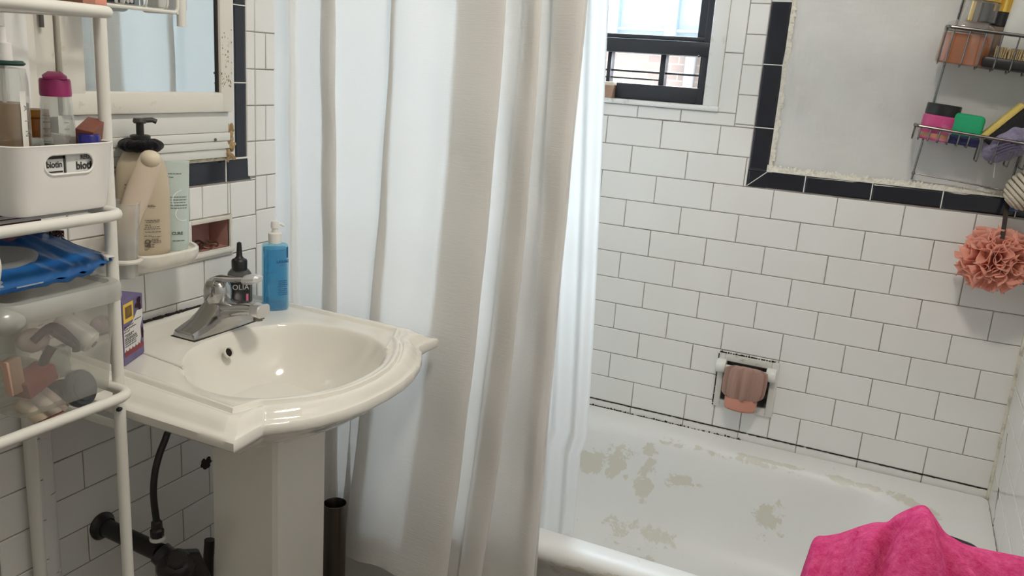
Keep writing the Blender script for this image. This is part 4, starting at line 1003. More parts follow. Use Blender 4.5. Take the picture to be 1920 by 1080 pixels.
def dring(e, z, y1=-1.116, y0=-1.278, x1=.106):
    pts = []; r = .055
    pts.append(Vector((.0, y0 + e, z)))
    for k in range(13):
        a = -PI / 2 + PI / 2 * k / 12; pts.append(Vector((x1 - r + (r - e) * math.cos(a), y0 + r + (r - e) * math.sin(a), z)))
    for k in range(13):
        a = PI / 2 * k / 12; pts.append(Vector((x1 - r + (r - e) * math.cos(a), y1 - r + (r - e) * math.sin(a), z)))
    pts.append(Vector((.0, y1 - e, z))); return pts
mb = MB(); mb.loft([dring(.035, SZ - .030), dring(.012, SZ - .022), dring(.003, SZ - .012), dring(.0, SZ - .003), dring(.0, SZ + .005), dring(.003, SZ + .0085), dring(.007, SZ + .0075), dring(.010, SZ + .002), dring(.014, SZ)])
mb.build('dish', M_['ceramic2'], sd, smooth=40)
# hair ties in the recess
for i, (u, v, r_, rx, ry) in enumerate(((385, 462, .016, .5, .2), (398, 466, .012, 1.2, .4), (372, 461, .014, .3, -.7))):
    q = at(u, v, x=-.022); 
    mt = Matrix.Translation((q.x, q.y, NZ0 + .0035 + i * .003)) @ Euler((rx * .25, ry * .4, i)).to_matrix().to_4x4()
    MB().tube([mt @ Vector((r_ * math.cos(a), r_ * .8 * math.sin(a) , .0018 * math.sin(3 * a))) for a in [2 * PI * k / 26 for k in range(26)]], .0019, 8, closed=True).build('hair_tie', mat('brown_elastic_%s' % 'abc'[i], ((.12, .035, .02), (.10, .05, .03), (.03, .02, .018))[i], rough=.9), label=('reddish brown hair tie lying in the pink recess', 'brown hair tie nearest the right end of the pink recess', 'near black hair tie at the left end of the pink recess')[i], cat='hair tie', group='hair ties in the pink recess')

# ---- beige lotion bottle with a pump and a black scrunchie
LX = .052; pL = at(272, 473, x=LX); pT = at(258, 283, x=LX)
lo2 = thing('lotion_bottle', 'tall beige lotion bottle with a black pump standing on the soap holder', 'bottle', (LX, pL.y, SZ + .0005), rot=(0, 0, math.radians(-38)))
hL = at(262, 283, x=LX).z - SZ + .006
prof = [(.0, .0), (.038, .0), (.0425, .004), (.0435, .012), (.0445, .3 * hL), (.0455, .55 * hL), (.0440, .72 * hL), (.0390, .85 * hL), (.0290, .95 * hL), (.0185, hL), (.0, hL)]
tiltm = Matrix.Rotation(math.radians(0), 4, 'X')
MB().lathe(prof, n=48, sx=.55, sy=1.0, p=2.4).build('body', mat('beige_plastic', (.52, .44, .32), rough=.38, bump=(60, .05, .001)), lo2, local=True, smooth=50)
MB().lathe([(.0, hL), (.0165, hL), (.0168, hL + .020), (.014, hL + .0215), (.0065, hL + .022), (.0065, hL + .044), (.0, hL + .044)], n=28).build('collar', M_['black'], lo2, local=True)
hm = MB(); hm.lathe([(.0, hL + .040), (.010, hL + .041), (.0115, hL + .044), (.0100, hL + .0495), (.0, hL + .0505)], n=24)
hm.tube([(0, .003, hL + .046), (0, .020, hL + .0475), (0, .027, hL + .0445)], .0045, 10)
hm.build('pump_head', mat('dark_grey_pump', (.045, .042, .04), rough=.4), lo2, local=True)
tx = MB(); fr_ = lambda z: .0478 * .55
def lmap(x0, z0): 
    def fn(x, y):
        yy = x0 + x; t = max(-.95, min(.95, yy / .0475)); return Vector((.0264 * (1 - abs(t) ** 2.4) ** (1 / 2.4) + .0004, yy, z0 + y))
    return fn
for z, segs in ((.128, ((-.030, -.012),)), (.122, ((-.030, -.010),)), (.117, ((-.028, -.014),)), (.112, ((-.030, -.011),)), (.107, ((-.028, -.013),)), (.100, ((-.031, -.016),)), (.092, ((-.033, -.018), (.006, .016))), (.090, ((.006, .020),)),
                (.0655, ((.0, .026),)), (.0625, ((.002, .024),)), (.057, ((.0, .010),)), (.0535, ((.0, .024),)), (.050, ((-.002, .026),)), (.0445, ((.0, .026),)), (.0375, ((-.002, .012),)), (.0360, ((.010, .026),)),
                (.031, ((.010, .022),)), (.0285, ((.008, .026),)), (.026, ((.012, .026),)), (.0215, ((.010, .014),)), (.0175, ((.004, .014),)), (.0125, ((-.002, .003),))):
    for s0, s1 in segs:
        f_ = lmap(0, z); x = s0
        while x < s1 - .001:
            w_ = R.uniform(.002, .006); w_ = min(w_, s1 - x)
            tx.quad(f_(x, 0), f_(x + w_, 0), f_(x + w_, .0013), f_(x, .0013)); x += w_ + .0009
f_ = lmap(0, .019); tx.quad(f_(-.001, 0), f_(.008, 0), f_(.008, .003), f_(-.001, .003))
tx.text('Q', .012, lmap(.0035, .0235), bold=.0006)
tx.build('print', mat('dark_brown_print', (.10, .075, .05), rough=.6), lo2, local=True, smooth=None)
q = Vector((LX, pL.y, SZ + hL + .004))
mb = MB()
def scr(u, v):
    a = 2 * PI * u; b = 2 * PI * v; r_ =   .0145 * (1 + .05 * math.sin(a * 9 + b * 2) + .03 * math.sin(a * 17)); Rr = .0225
    return q + Vector(((Rr + r_ * math.cos(b)) * math.cos(a), (Rr + r_ * math.cos(b)) * math.sin(a), r_ * .72 * math.sin(b)))
mb.grid(scr, 90, 18); mb.build('scrunchie', M_['black_soft'], label='black plush scrunchie round the neck of the beige lotion bottle', cat='scrunchie', smooth=80)

# ---- pale green tube
TX_ = .060; pt = at(331, 466, x=TX_); ptop = at(333, 302, x=TX_)
tb_ = thing('cream_tube', 'pale green cream tube standing upside down beside the beige bottle', 'tube', (TX_, pt.y, SZ + .0005), rot=(0, 0, math.radians(-38)))
hT = ptop.z - SZ
rs = []
for t in [k / 14 for k in range(15)]:
    z = hT * t; hw = .0215 + .0050 * t; th = .017 * (1 - t) ** .75 + .0011
    if t == 0: hw, th = .0195, .0160
    rs.append([Vector((th * math.sin(a), hw * math.cos(a), z)) for a in [2 * PI * k / 32 for k in range(32)]])
MB().loft(rs).build('body', mat('pale_green_plastic', (.50, .58, .545), rough=.33), tb_, local=True, smooth=60)
MB().box((-.0016, -.0262, hT - .010), (.0016, .0262, hT + .001), .0004).build('crimp', mat('pale_green_crimp', (.55, .62, .59), rough=.4, bump=(500, .5, .001)), tb_, local=True)
def tmap(x0, z0):
    def fn(x, y):
        z = z0 + y; t = z / hT; hw = .0215 + .005 * t; th = .017 * (1 - t) ** .75 + .0011; yy = x0 + x
        return Vector((th * math.sqrt(max(0.02, 1 - (yy / hw) ** 2)) + .0005, yy, z))
    return fn
tx = MB()
for z, s0, s1 in ((.140, -.018, .012), (.134, -.018, -.002), (.1285, -.018, -.012), (.122, -.017, -.009), (.098, -.017, .020), (.093, -.017, .019), (.088, -.016, .017), (.083, -.016, .020), (.078, -.016, .019), (.018, -.008, .014)):
    f_ = tmap(0, z * hT / .163); x = s0
    while x < s1 - .001:
        w_ = min(R.uniform(.003, .007), s1 - x); tx.quad(f_(x, 0), f_(x + w_, 0), f_(x + w_, .0013), f_(x, .0013)); x += w_ + .0008
tx.text('CURE', .0075, tmap(.001, .030), bold=.0003)
tx.build('print', mat('dark_green_print', (.08, .13, .12), rough=.6), tb_, local=True, smooth=None)
lg = MB()
def arc(c_, r_, a0, a1, w_):
    pts = [(c_[0] + r_ * math.cos(a0 + (a1 - a0) * k / 24), c_[1] + r_ * math.sin(a0 + (a1 - a0) * k / 24)) for k in range(25)]
    pin = [(c_[0] + (r_ - w_) * math.cos(a0 + (a1 - a0) * k / 24), c_[1] + (r_ - w_) * math.sin(a0 + (a1 - a0) * k / 24)) for k in range(25)]
    f_ = tmap(0, 0); lg.loft([[f_(*p) + Vector((.0001, 0, 0)) for p in pts], [f_(*p) + Vector((.0001, 0, 0)) for p in pin]], closed=False)
arc((.014, .092), .020, PI * .55, PI * 1.15, .0016); arc((.012, .068), .0135, PI * .75, PI * 1.65, .0016)
lg.build('white_swirl', mat('white_print', (.78, .80, .79), rough=.5), tb_, local=True, smooth=None)

# ---- clear cup with a beige handled brush
CX, CZ = .088, SZ - .022
pc0 = at(226, 520, x=CX); pc1 = at(240, 376, x=CX); hc = pc1.z - CZ
hr_ = MB(); yc_ = (pc0.y + pc1.y) / 2
hr_.tube([(CX + .0245 * math.cos(a), yc_ + .0245 * math.sin(a), CZ + .030) for a in [2 * PI * k / 28 for k in range(28)]], .0042, 8, closed=True)
hr_.tube([(.0, yc_, CZ + .030), (CX - .0245, yc_, CZ + .030)], .006, 10); hr_.build('tumbler_ring', M_['ceramic2'], sd)
cup = thing('plastic_cup', 'clear plastic cup holding a beige brush on the soap holder beside the rack', 'cup', (CX, (pc0.y + pc1.y) / 2, CZ))
cc = (CX, (pc0.y + pc1.y) / 2, 0)
M_['cup'] = clear('cup_plastic', (.94, .95, .94), see=.62, body=(.74, .74, .71), rough=.12, trans=.5, gloss=.18)
MB().lathe([(.0, CZ), (.0175, CZ), (.0185, CZ + .002), (.0272, CZ + hc - .003), (.0290, CZ + hc - .002), (.0290, CZ + hc), (.0274, CZ + hc)], cc, 40, cap1=False).build('wall', M_['cup'], cup, smooth=50)
MB().lathe([(.0, CZ + .002), (.0165, CZ + .002), (.0205, CZ + .062), (.006, CZ + .078), (.0, CZ + .078)], cc, 28).build('filling', clear('cotton_filling', (.9, .9, .88), see=.2, body=(.68, .67, .63), rough=.6, trans=.5, gloss=.02), cup, label='soft white filling seen through the cup')
hb0 = Vector((CX - .006, cc[1] - .006, CZ + .055)); hb1 = at(287, 287, x=CX + .018)
br_ = thing('bath_brush', 'beige brush handle with a round end leaning in the clear cup', 'brush', hb0)
mb = MB(); axis = (hb1 - hb0); L_ = axis.length; axis.normalize(); side = axis.cross(Vector((CAM - hb1).normalized())).normalized(); nrm = side.cross(axis)
rs = []
for t, w_ in ((0, .014), (.3, .0190), (.6, .0212), (.85, .0195), (.93, .0175), (.97, .0135), (.99, .008), (1.0, .002)):
    c_ = hb0 + axis * (L_ * t + .004 * (t > .9)); rs.append([c_ + side * w_ * math.cos(a) + nrm * (w_ * .62) * math.sin(a) for a in [2 * PI * k / 24 for k in range(24)]])
mb.loft(rs); mb.build('handle', mat('beige_handle', (.60, .49, .385), rough=.45), br_, smooth=60)
MB().sphere(hb1 - axis * .011 + nrm * .003, .0165, .0165, .0150, 22).build('end_knob', mat('cream_knob', (.66, .57, .43), rough=.4), br_, label='rounder cream end knob')

# ------------------------------------------------------------------ bottles on the sink
DZ = .8465
pd_ = at(450, 590, z=DZ + .0); DX = .066; dy = at(449, 500, x=DX).y
dye = thing('dye_bottle', 'grey hair dye bottle with a black nozzle standing behind the faucet', 'bottle', (DX, dy, DZ), rot=(0, 0, math.radians(-42)))
zt = lambda v: at(449, v, x=DX).z - DZ
hb = zt(505)
MB().lathe([(.0, 0), (.0215, 0), (.0235, .003), (.0235, hb * .80), (.022, hb * .92), (.017, hb), (.0, hb)], n=40, sx=.62, sy=1.05, p=2.8).build('body', mat('dark_grey_plastic', (.085, .085, .08), rough=.35), dye, local=True, smooth=50)
MB().lathe([(.0, hb), (.0155, hb), (.0158, hb + .018), (.0145, hb + .021), (.009, hb + .024), (.0062, hb + .028), (.0045, zt(455)), (.0, zt(453))], n=28).build('nozzle', M_['black'], dye, local=True, smooth=50)
lz0, lz1 = zt(585), zt(527)
lm = MB(); 
def dm(x, y, o=.0004):
    t = max(-.97, min(.97, x / .0247)); return Vector((.01457 * (1 - abs(t) ** 2.8) ** (1 / 2.8) + o, x, y))
lm.loft([[dm(-.019 + .038 * k / 12, z) for k in range(13)] for z in (lz0, lz1)], closed=False); dlab = lm.build('label', mat('black_label', (.008, .008, .010), rough=.35), dye, local=True, label='black label')
MB().text('OLIA', .0155, lambda x, y: dm(x * .92 + .0005, lz1 - .0145 + y, .0008), spacing=1.05).build('lettering', mat('silver_print', (.55, .55, .53), rough=.4), dlab, local=True, smooth=None)
MB().loft([[dm(.011 + .0045 * k / 3, z, .0008) for k in range(4)] for z in (lz0, zt(548))], closed=False).build('pink_stripe', mat('pink_print', (.62, .16, .24), rough=.4), dlab, local=True, label='pink stripe')

bxp = .112; by = at(516, 560, x=bxp).y
cl = thing('cleanser_bottle', 'bright blue cleanser bottle with a white pump on the sink corner', 'bottle', (bxp, by, DZ), rot=(0, 0, math.radians(-40)))
zb = lambda v: at(516, v, x=bxp).z - DZ
hB = zb(456)
M_['blue_liquid'] = clear('blue_liquid', (.16, .68, .88), see=.70, body=(.03, .45, .68), rough=.05, trans=.55, gloss=.15)
M_['blue_shell'] = clear('blue_tinted_plastic', (.55, .87, .96), see=.85, body=(.15, .55, .75), rough=.05, trans=.5, gloss=.18)
MB().lathe([(.0, .002), (.0225, .002), (.0238, .006), (.0238, hB * .93), (.0, hB * .94)], n=44, sx=.82, sy=1.0, p=3.2).build('gel', M_['blue_liquid'], cl, local=True, smooth=50)
MB().lathe([(.0, 0), (.0235, 0), (.0262, .003), (.0265, .008), (.0262, hB * .955), (.0245, hB * .985), (.0155, hB), (.0140, hB + .002)], n=44, sx=.82, sy=1.0, p=3.2, cap1=False).build('shell', M_['blue_shell'], cl, local=True, smooth=50)
MB().lathe([(.0, hB + .001), (.0135, hB + .001), (.0138, zb(437)), (.0125, zb(436)), (.0068, zb(435)), (.0062, zb(424)), (.0, zb(424))], n=30).build('collar', M_['white_plastic'], cl, local=True)
ph = MB(); ph.lathe([(.0, zb(427)), (.0085, zb(427)), (.0090, zb(420)), (.0075, zb(415)), (.0, zb(414))], n=24); ph.tube([(0, .0, zb(419)), (0, .012, zb(420.5)), (0, .0185, zb(423.5))], .0034, 10)
ph.build('pump_head', M_['white_plastic'], cl, local=True)
def bm2(x, y, o=.0005):
    t = max(-.97, min(.97, x / .0265)); return Vector((.0265 * .82 * (1 - abs(t) ** 3.2) ** (1 / 3.2) + o, x, y))
tx = MB(); tx.text('LAROC', .0082, lambda x, y: bm2(.0125 + x, zb(489) + y), bold=.0002)
for k, (s0, s1) in enumerate(((.004, .020), (.006, .018))): tx.quad(bm2(s0, zb(493) - k * .002), bm2(s1, zb(493) - k * .002), bm2(s1, zb(493) - k * .002 + .0007), bm2(s0, zb(493) - k * .002 + .0007))
for k in range(8):
    z = zb(523) - k * .0042; x = .002 + .001 * (k % 3)
    while x < .021:
        w_ = R.uniform(.002, .005); tx.quad(bm2(x, z), bm2(min(x + w_, .0225), z), bm2(min(x + w_, .0225), z + .0013), bm2(x, z + .0013)); x += w_ + .0009
tx.build('print', mat('navy_print', (.02, .08, .20), rough=.5), cl, local=True, smooth=None)
MB().loft([[bm2(.0205 + .003 * k / 2, z) for k in range(3)] for z in (zb(480), zb(460))], closed=False).build('navy_mark', mat('navy_patch', (.01, .05, .22), rough=.4), cl, local=True, label='navy blue mark')

# purple carton standing on the left of the sink
c0, c1 = Vector((.146, -1.3575, DZ)), Vector((.119, -1.293, DZ)); ux = (c1 - c0).normalized(); wC = (c1 - c0).length; un = Vector((-ux.y, ux.x, 0)); un = -un if un.dot(CAM - c0) < 0 else un
pcn = thing('balm_carton', 'purple printed carton with a yellow square standing on the sink behind the rack', 'carton', c0.lerp(c1, .5) - un * .012)
hC = .112
def cp_(x, y, o=0.0): return c0 + ux * x + Vector((0, 0, y)) + un * o
mb = MB(); sec = [(0, 0), (wC, 0), (wC, hC - .004), (wC * .55, hC + .006), (0, hC - .002)]
mb.loft([[cp_(x, y, 0) for x, y in sec], [cp_(x, y, -.024) for x, y in sec]]); mb.build('carton', mat('purple_card', (.125, .10, .22), rough=.5, vary=((.17, .14, .26), 20, .4, .7)), pcn, smooth=None)
pn = MB(); S = wC / 52.0; 
def pq(u0, v0, u1, v1, o=.0004): pn.quad(cp_(u0 * wC, v0 * hC, o), cp_(u1 * wC, v0 * hC, o), cp_(u1 * wC, v1 * hC, o), cp_(u0 * wC, v1 * hC, o))
pn.add([cp_(x * wC, y * hC, .0003) for x, y in ((.02, .20), (.80, .20), (.86, .30), (.84, .46), (.98, .60), (.98, .72), (.70, .74), (.45, .60), (.02, .54))], [tuple(range(9))])
pn.build('white_panel', mat('white_card', (.66, .64, .62), rough=.5), pcn, smooth=None, label='white label panel')
yl = MB(); pn = yl; pq(.03, .64, .52, .93, .0004); ysq = yl.build('yellow_square', mat('golden_yellow_print', (.72, .50, .06), rough=.45), pcn, smooth=None, label='golden yellow square')
dk = MB(); pn = dk; pq(.11, .70, .44, .88, .0007); pq(.03, .10, .92, .16, .0007) if False else None
dk.build('brown_portrait_patch', mat('brown_print', (.16, .085, .03), rough=.5), ysq, smooth=None)
ft = MB(); ft.sphere(cp_(.27 * wC, .80 * hC, .0009), .006, .006, .0075, 14); ft.v = [c0 + (p - c0) - un * ((p - c0).dot(un) - .0010) for p in ft.v]; ft.build('ochre_print', mat('ochre_print', (.42, .27, .06), rough=.5), ysq, smooth=None)
rd = MB(); pn = rd; pq(.02, .125, .98, .185, .0005); 
for k in range(6): rd.add([cp_((.05 + k * .155) * wC, .18 * hC, .0006), cp_((.17 + k * .155) * wC, .18 * hC, .0006), cp_((.10 + k * .155) * wC, .235 * hC, .0006)], [(0, 1, 2)])
rd.build('red_band', mat('dark_red_print', (.24, .03, .035), rough=.5), pcn, smooth=None, label='dark red band')
br2 = MB()
for k in range(9): br2.sphere(cp_((.66 + .30 * R.random()) * wC, (.74 + .16 * R.random()) * hC, .0006), .005, .005, .005, 8)
for k in range(4): br2.sphere(cp_((.90 + .05 * R.random()) * wC, (.26 + .2 * R.random()) * hC, .0006), .0035, .0035, .007, 8)
br2.v = [p - un * ((p - c0).dot(un) - .0008) for p in br2.v]
br2.build('brown_leaves', mat('maroon_print', (.075, .03, .035), rough=.5), pcn, smooth=None)
tx = MB()
for k, (v_, s0, s1) in enumerate(((.565, .05, .5), (.525, .05, .62), (.49, .03, .30), (.44, .05, .45), (.415, .12, .42), (.385, .05, .62), (.36, .05, .66), (.33, .05, .60), (.30, .05, .58), (.265, .05, .6), (.60, .55, .9))):
    x = s0
    while x < s1:
        w_ = R.uniform(.04, .11); tx.quad(cp_(x * wC, v_ * hC, .0007), cp_((x + w_) * wC, (v_ + w_ * .12) * hC, .0007), cp_((x + w_) * wC, (v_ + .016 + w_ * .12) * hC, .0007), cp_(x * wC, (v_ + .016) * hC, .0007)); x += w_ + .02
tx.build('print', M_['ink'], pcn, smooth=None)

# ------------------------------------------------------------------ pipes under the sink
fl_ = at(190, 985, x=.0)
tr_ = thing('drain_trap', 'blackened drain pipe and trap under the sink', 'pipe', (.0, -1.28, .34))
A0 = Vector((.0, fl_.y, fl_.z)); A1 = at(300, 1036, x=.155)
MB().tube([A0 + Vector((.002, 0, 0)), A0.lerp(A1, .5), A1], .0165, 20).build('waste_pipe', M_['iron'], tr_)
MB().lathe([(.0, 0), (.026, 0), (.027, .004), (.021, .009), (.019, .016), (.0, .016)], mtx=Matrix.Translation(A0) @ Matrix.Rotation(PI / 2, 4, 'Y'), n=28).build('flange', M_['iron'], tr_)
Q = at(330, 1062, x=.19)
mb = MB(); mb.sphere(Q, .034, .034, .031, 26)
mb.tube([A1, A1.lerp(Q, .5), Q], .021, 18); mb.tube([Q + Vector((0, .004, .010)), Q + Vector((.008, .026, .006)), Q + Vector((.02, .04, -.05))], .020, 16)
mb.build('trap', M_['iron'], tr_, smooth=50)
MB().lathe([(.0, -.008), (.0165, -.008), (.018, -.002), (.0175, .006), (.014, .009), (.0, .009)], mtx=Matrix.Translation(Q + Vector((.016, -.012, .026))) @ Euler((.5, .6, 0)).to_matrix().to_4x4(), n=8).build('cap_nut', M_['iron'], tr_, smooth=20)
V0 = at(295, 1010, x=.150)
sh = thing('supply_hose', 'black water hose rising from the trap to the underside of the sink', 'hose', V0)
hp_ = [V0 + Vector((0, 0, .02)), at(293, 975, x=.150), at(288, 930, x=.150), at(290, 890, x=.150), at(298, 855, x=.150), at(309, 826, x=.152), at(316, 806, x=.153)]
MB().tube(cr(hp_, 8), .0062, 12).build('hose', M_['black'], sh)
MB().lathe([(.0, .005), (.0115, .005), (.012, .018), (.0098, .022), (.0095, .034), (.007, .037), (.0, .037)], V0, 8).build('collar_nut', M_['iron'], sh, smooth=20)
MB().lathe([(.0, -.002), (.0130, -.002), (.0138, .001), (.0130, .005), (.0, .005)], V0, 24).build('white_washer', M_['white_plastic'], sh, label='white washer ring')
MB().tube([at(393, 1012, x=.12), at(391, 1045, x=.12), at(390, 1110, x=.12)], .0105, 14).build('drain_riser', M_['iron'], label='short dark upright pipe close to the left side of the pedestal', cat='pipe')
q = at(385, 870, x=.0)
mb = MB()
for i in range(14): mb.sphere((.0004, q.y + R.uniform(-.007, .010), q.z + R.uniform(-.010, .010)), .0008, R.uniform(.004, .009), R.uniform(.004, .008), 10)
mb.build('wall_hole', M_['mold'], label='dark hole in the tiles left of the pedestal', cat='hole')

# ------------------------------------------------------------------ toilet brush holder
tc = at(628, 943, y=-.905); 
tbh = thing('brush_holder', 'dark steel tube of a toilet brush holder standing between pedestal and curtain', 'brush holder', (tc.x, tc.y, 0))
rT = .0255
MB().lathe([(.0, .0), (.042, .0), (.042, .012), (rT, .016), (rT, tc.z), (rT - .0012, tc.z + .0006), (rT - .002, tc.z - .001), (rT - .002, .02)], (tc.x, tc.y, 0), 40, cap1=False).build('tube', mat('dark_stainless', (.15, .135, .125), rough=.30, metal=1, bump=(90, .1, .001)), tbh, smooth=50)
# ------------------------------------------------------------------ hanging shower caddy, slightly crooked
CA = math.radians(5.2); CO = Vector((1.281, -.014, 1.178)); CR = Matrix.Rotation(CA, 3, 'Y')
def cw(lx, ly, lz): return CO + CR @ Vector((lx, ly, lz))
def cloc(u, v, ly):      # photo point -> caddy coordinates on the plane ly
    p = at(u, v, y=CO.y + ly); return CR.inverted() @ (p - CO)
cad = thing('shower_caddy', 'chrome wire shower caddy with two baskets hanging crooked on the plastered wall', 'caddy', CO, rot=(0, CA, 0))
def part(mb, name, m, parent=cad, **kw): return mb.build(name, m, parent, local=True, **kw)
W2 = .208; WR = .0021
mb = MB(); mb.tube([(0, 0, -.004), (0, 0, .56), (.02, 0, .62), (.06, 0, .66)], WR * 1.2, 8); part(mb, 'side_wire', M_['wire'])
mb = MB(); mb.tube([(W2, 0, -.004), (W2, 0, .56), (W2 - .02, 0, .62), (W2 - .06, 0, .66)], WR * 1.2, 8); part(mb, 'side_wire', M_['wire'])
mb = MB(); mb.tube([(.06, 0, .66), (W2 / 2, 0, .675), (W2 - .06, 0, .66)], WR * 1.2, 8); part(mb, 'hanger', M_['wire'])
mb = MB(); mb.tube([(-.002, -.003, .012), (W2 + .002, -.003, .012)], WR * .8, 8); mb.sphere((0, -.003, .012), .004); part(mb, 'cross_wire', M_['wire'])
def basket(lz1, bottoms, xs, x0, x1, fy, rad):
    b = MB(); b.tube(fillet([(x0, .0, lz1), (x0, fy, lz1), (x1, fy, lz1), (x1, .0, lz1)], .012, 6), rad, 10); part(b, 'basket_rail', M_['wire'])
    b = MB(); b.tube([(x0, .0, lz1), (x1, .0, lz1)], WR, 8); part(b, 'basket_back_wire', M_['wire'])
    for x, zb_ in zip(xs, bottoms):
        b = MB(); b.tube(fillet([(x, fy, lz1), (x, fy + .004, zb_), (x, -.004, zb_ - .002), (x, -.002, zb_ + .03)], .008, 5), WR * .85, 7); part(b, 'basket_wire', M_['wire'])
    for yy, zz_ in ((fy * .9, min(bottoms)), ):
        pass
    b = MB(); z_ = bottoms[0]; b.tube(fillet([(x0, .0, lz1), (x0 + .001, fy, lz1 - .004), (x0 + .001, fy + .002, z_), (x0 + .001, -.004, z_)], .01, 5), WR, 7); part(b, 'basket_end', M_['wire'])
B1Z, B2Z = .347, .126
basket(B1Z, [.270] * 8, [-.002 + .0325 * i for i in range(8)], -.018, .236, -.098, .0040)
xs2 = [-.012 + .0205 * i for i in range(6)] + [.118 + .0315 * i for i in range(4)]
basket(B2Z, [.096] * 6 + [.070] * 4, xs2, -.026, .236, -.098, .0036)
def item(name, label, cat, lx, ly, lz): return thing(name, label, cat, cw(lx, ly, lz), rot=(0, CA, 0))
# body mist with amber liquid
pm_ = cloc(1799, 122, -.055); z0 = .2715
e = item('mist_bottle', 'clear body mist bottle half full of orange liquid in the upper caddy basket', 'bottle', pm_.x, -.052, z0)
M_['orange'] = clear('orange_liquid', (.85, .36, .05), see=.08, body=(.72, .235, .035), rough=.08, trans=.5, gloss=.08)
part(MB().lathe([(.0, .002), (.050, .002), (.0515, .006), (.0500, .066), (.0, .067)], n=44, sx=1, sy=.62, p=2.6), 'liquid', M_['orange'], e)
M_['thin'] = clear('thin_clear_plastic', (.95, .96, .95), see=.86, body=(.80, .80, .78), rough=.06, trans=.5, gloss=.16)
part(MB().lathe([(.0, 0), (.051, .0), (.0535, .004), (.0515, .082), (.046, .090), (.034, .094), (.032, .096)], n=44, sx=1, sy=.62, p=2.6, cap1=False), 'body', M_['thin'], e, smooth=50)
part(MB().lathe([(.0, .096), (.013, .096), (.013, .137), (.0, .137)], (.022, 0, 0), 28), 'sprayer', mat('dark_reflection_sprayer', (.02, .02, .025), rough=.25, metal=.4), e)  # sprayer coloured dark to draw the black reflection stripe in the overcap
part(MB().lathe([(.033, .0955), (.0345, .097), (.0345, .138), (.0, .139)], (.012, 0, 0), 36, cap0=False), 'overcap', M_['thin'], e)
M_['gold'] = mat('gold_metal', (.78, .50, .11), rough=.18, metal=1)
part(MB().lathe([(.0, .1392), (.0350, .1392), (.0355, .142), (.0355, .210), (.033, .213), (.0, .213)], (.012, 0, 0), 36), 'gold_cap', M_['gold'], e)
part(MB().lathe([(.0, .096), (.006, .096), (.006, .137), (.0, .137)], (-.006, -.008, 0), 18), 'gold_stem', M_['gold'], e)
p_ = cloc(1868, 60, -.04)
e = item('perfume_bottle', 'slim brown bottle with a gold cap beside the body mist in the caddy', 'bottle', p_.x, -.030, z0)
part(MB().lathe([(.0, 0), (.017, .0), (.018, .003), (.018, .092), (.0, .094)], n=28), 'body', mat('taupe_glass', (.20, .145, .11), rough=.2), e)
part(MB().lathe([(.0, .094), (.0185, .094), (.0185, .124), (.0, .124)], n=28), 'collar', mat('black_collar', (.01, .01, .012), rough=.2), e)
part(MB().lathe([(.0, .1242), (.0190, .1242), (.0190, .20), (.0, .201)], n=28), 'cap', M_['gold'], e)
# white tube standing on its crimped end
p_ = cloc(1908, 92, -.045); rs = []
e = item('white_tube', 'large white tube with a silvery crimped end at the right of the upper basket', 'tube', p_.x + .006, -.040, .300)
for t in [k / 12 for k in range(13)]:
    hw = .046 - .006 * t; th = .003 + .022 * min(1, t * 1.6); rs.append([Vector((hw * math.cos(a), th * math.sin(a), .022 + .19 * t)) for a in [2 * PI * k / 30 for k in range(30)]])
part(MB().loft(rs), 'body', mat('white_tube_plastic', (.72, .73, .71), rough=.35), e, smooth=60)
mb = MB(); mb.grid(lambda u, v: Vector((-.047 + .094 * u, .003 * math.sin(u * 17) + (v - .5) * .004, -.003 + .028 * v + .004 * math.sin(u * 9))), 24, 4); part(mb, 'crimped_end', mat('silver_crimp', (.62, .63, .62), rough=.28, metal=.5, bump=(90, .8, .003)), e, thick=.002)
# bristle brush
p_ = cloc(1876, 126, -.085)
e = item('bristle_brush', 'black backed brush with tan bristles lying in the upper caddy basket', 'brush', .148, -.074, z0)
part(MB().box((-.078, -.018, .001), (.090, .018, .026), .006), 'back', M_['black'], e)
br = MB(); 
for i in range(40):
    for j in range(6):
        x, y = -.056 + .0036 * i + R.uniform(-.001, .001), -.014 + .0056 * j; hh = .022 + R.uniform(-.003, .003)
        br.tube([(x, y, .025), (x + R.uniform(-.002, .002), y + R.uniform(-.002, .002), .025 + hh)], .0012, 5)
o = part(br, 'bristles', mat('tan_bristle', (.52, .40, .22), rough=.8), e, smooth=None); o['kind'] = 'stuff'
# lower basket
p_ = cloc(1752, 264, -.05)
e = item('pink_jar', 'pink scrub jar with a black lid at the left end of the lower basket', 'jar', p_.x, -.052, .0985)
part(MB().lathe([(.0, 0), (.036, 0), (.0385, .003), (.0385, .054), (.036, .057), (.0, .057)], n=40), 'body', mat('hot_pink_plastic', (.52, .055, .20), rough=.35, vary=((.60, .16, .30), 18, .5, .62)), e)
part(MB().lathe([(.0385, .006), (.0389, .0062), (.0389, .016), (.0385, .0162)], n=40, cap0=False, cap1=False), 'label_band', mat('tan_label', (.45, .22, .13), rough=.5), e)
part(MB().lathe([(.0, .0572), (.0365, .0572), (.0370, .0592), (.0370, .081), (.0355, .083), (.0, .083)], n=40), 'lid', M_['black'], e)
p_ = cloc(1808, 250, -.05)
e = item('green_sponge', 'bright green bath sponge with a navy base in the lower basket', 'sponge', p_.x - .002, -.055, .0985)
part(MB().box((-.034, -.024, .018), (.036, .024, .070), .010, seg=4), 'foam', mat('green_foam', (.02, .36, .16), rough=.9, bump=(300, .6, .002)), e)
part(MB().box((-.037, -.025, .000), (.036, .025, .021), .005), 'base', mat('navy_foam', (.03, .03, .10), rough=.9, bump=(300, .6, .002)), e)
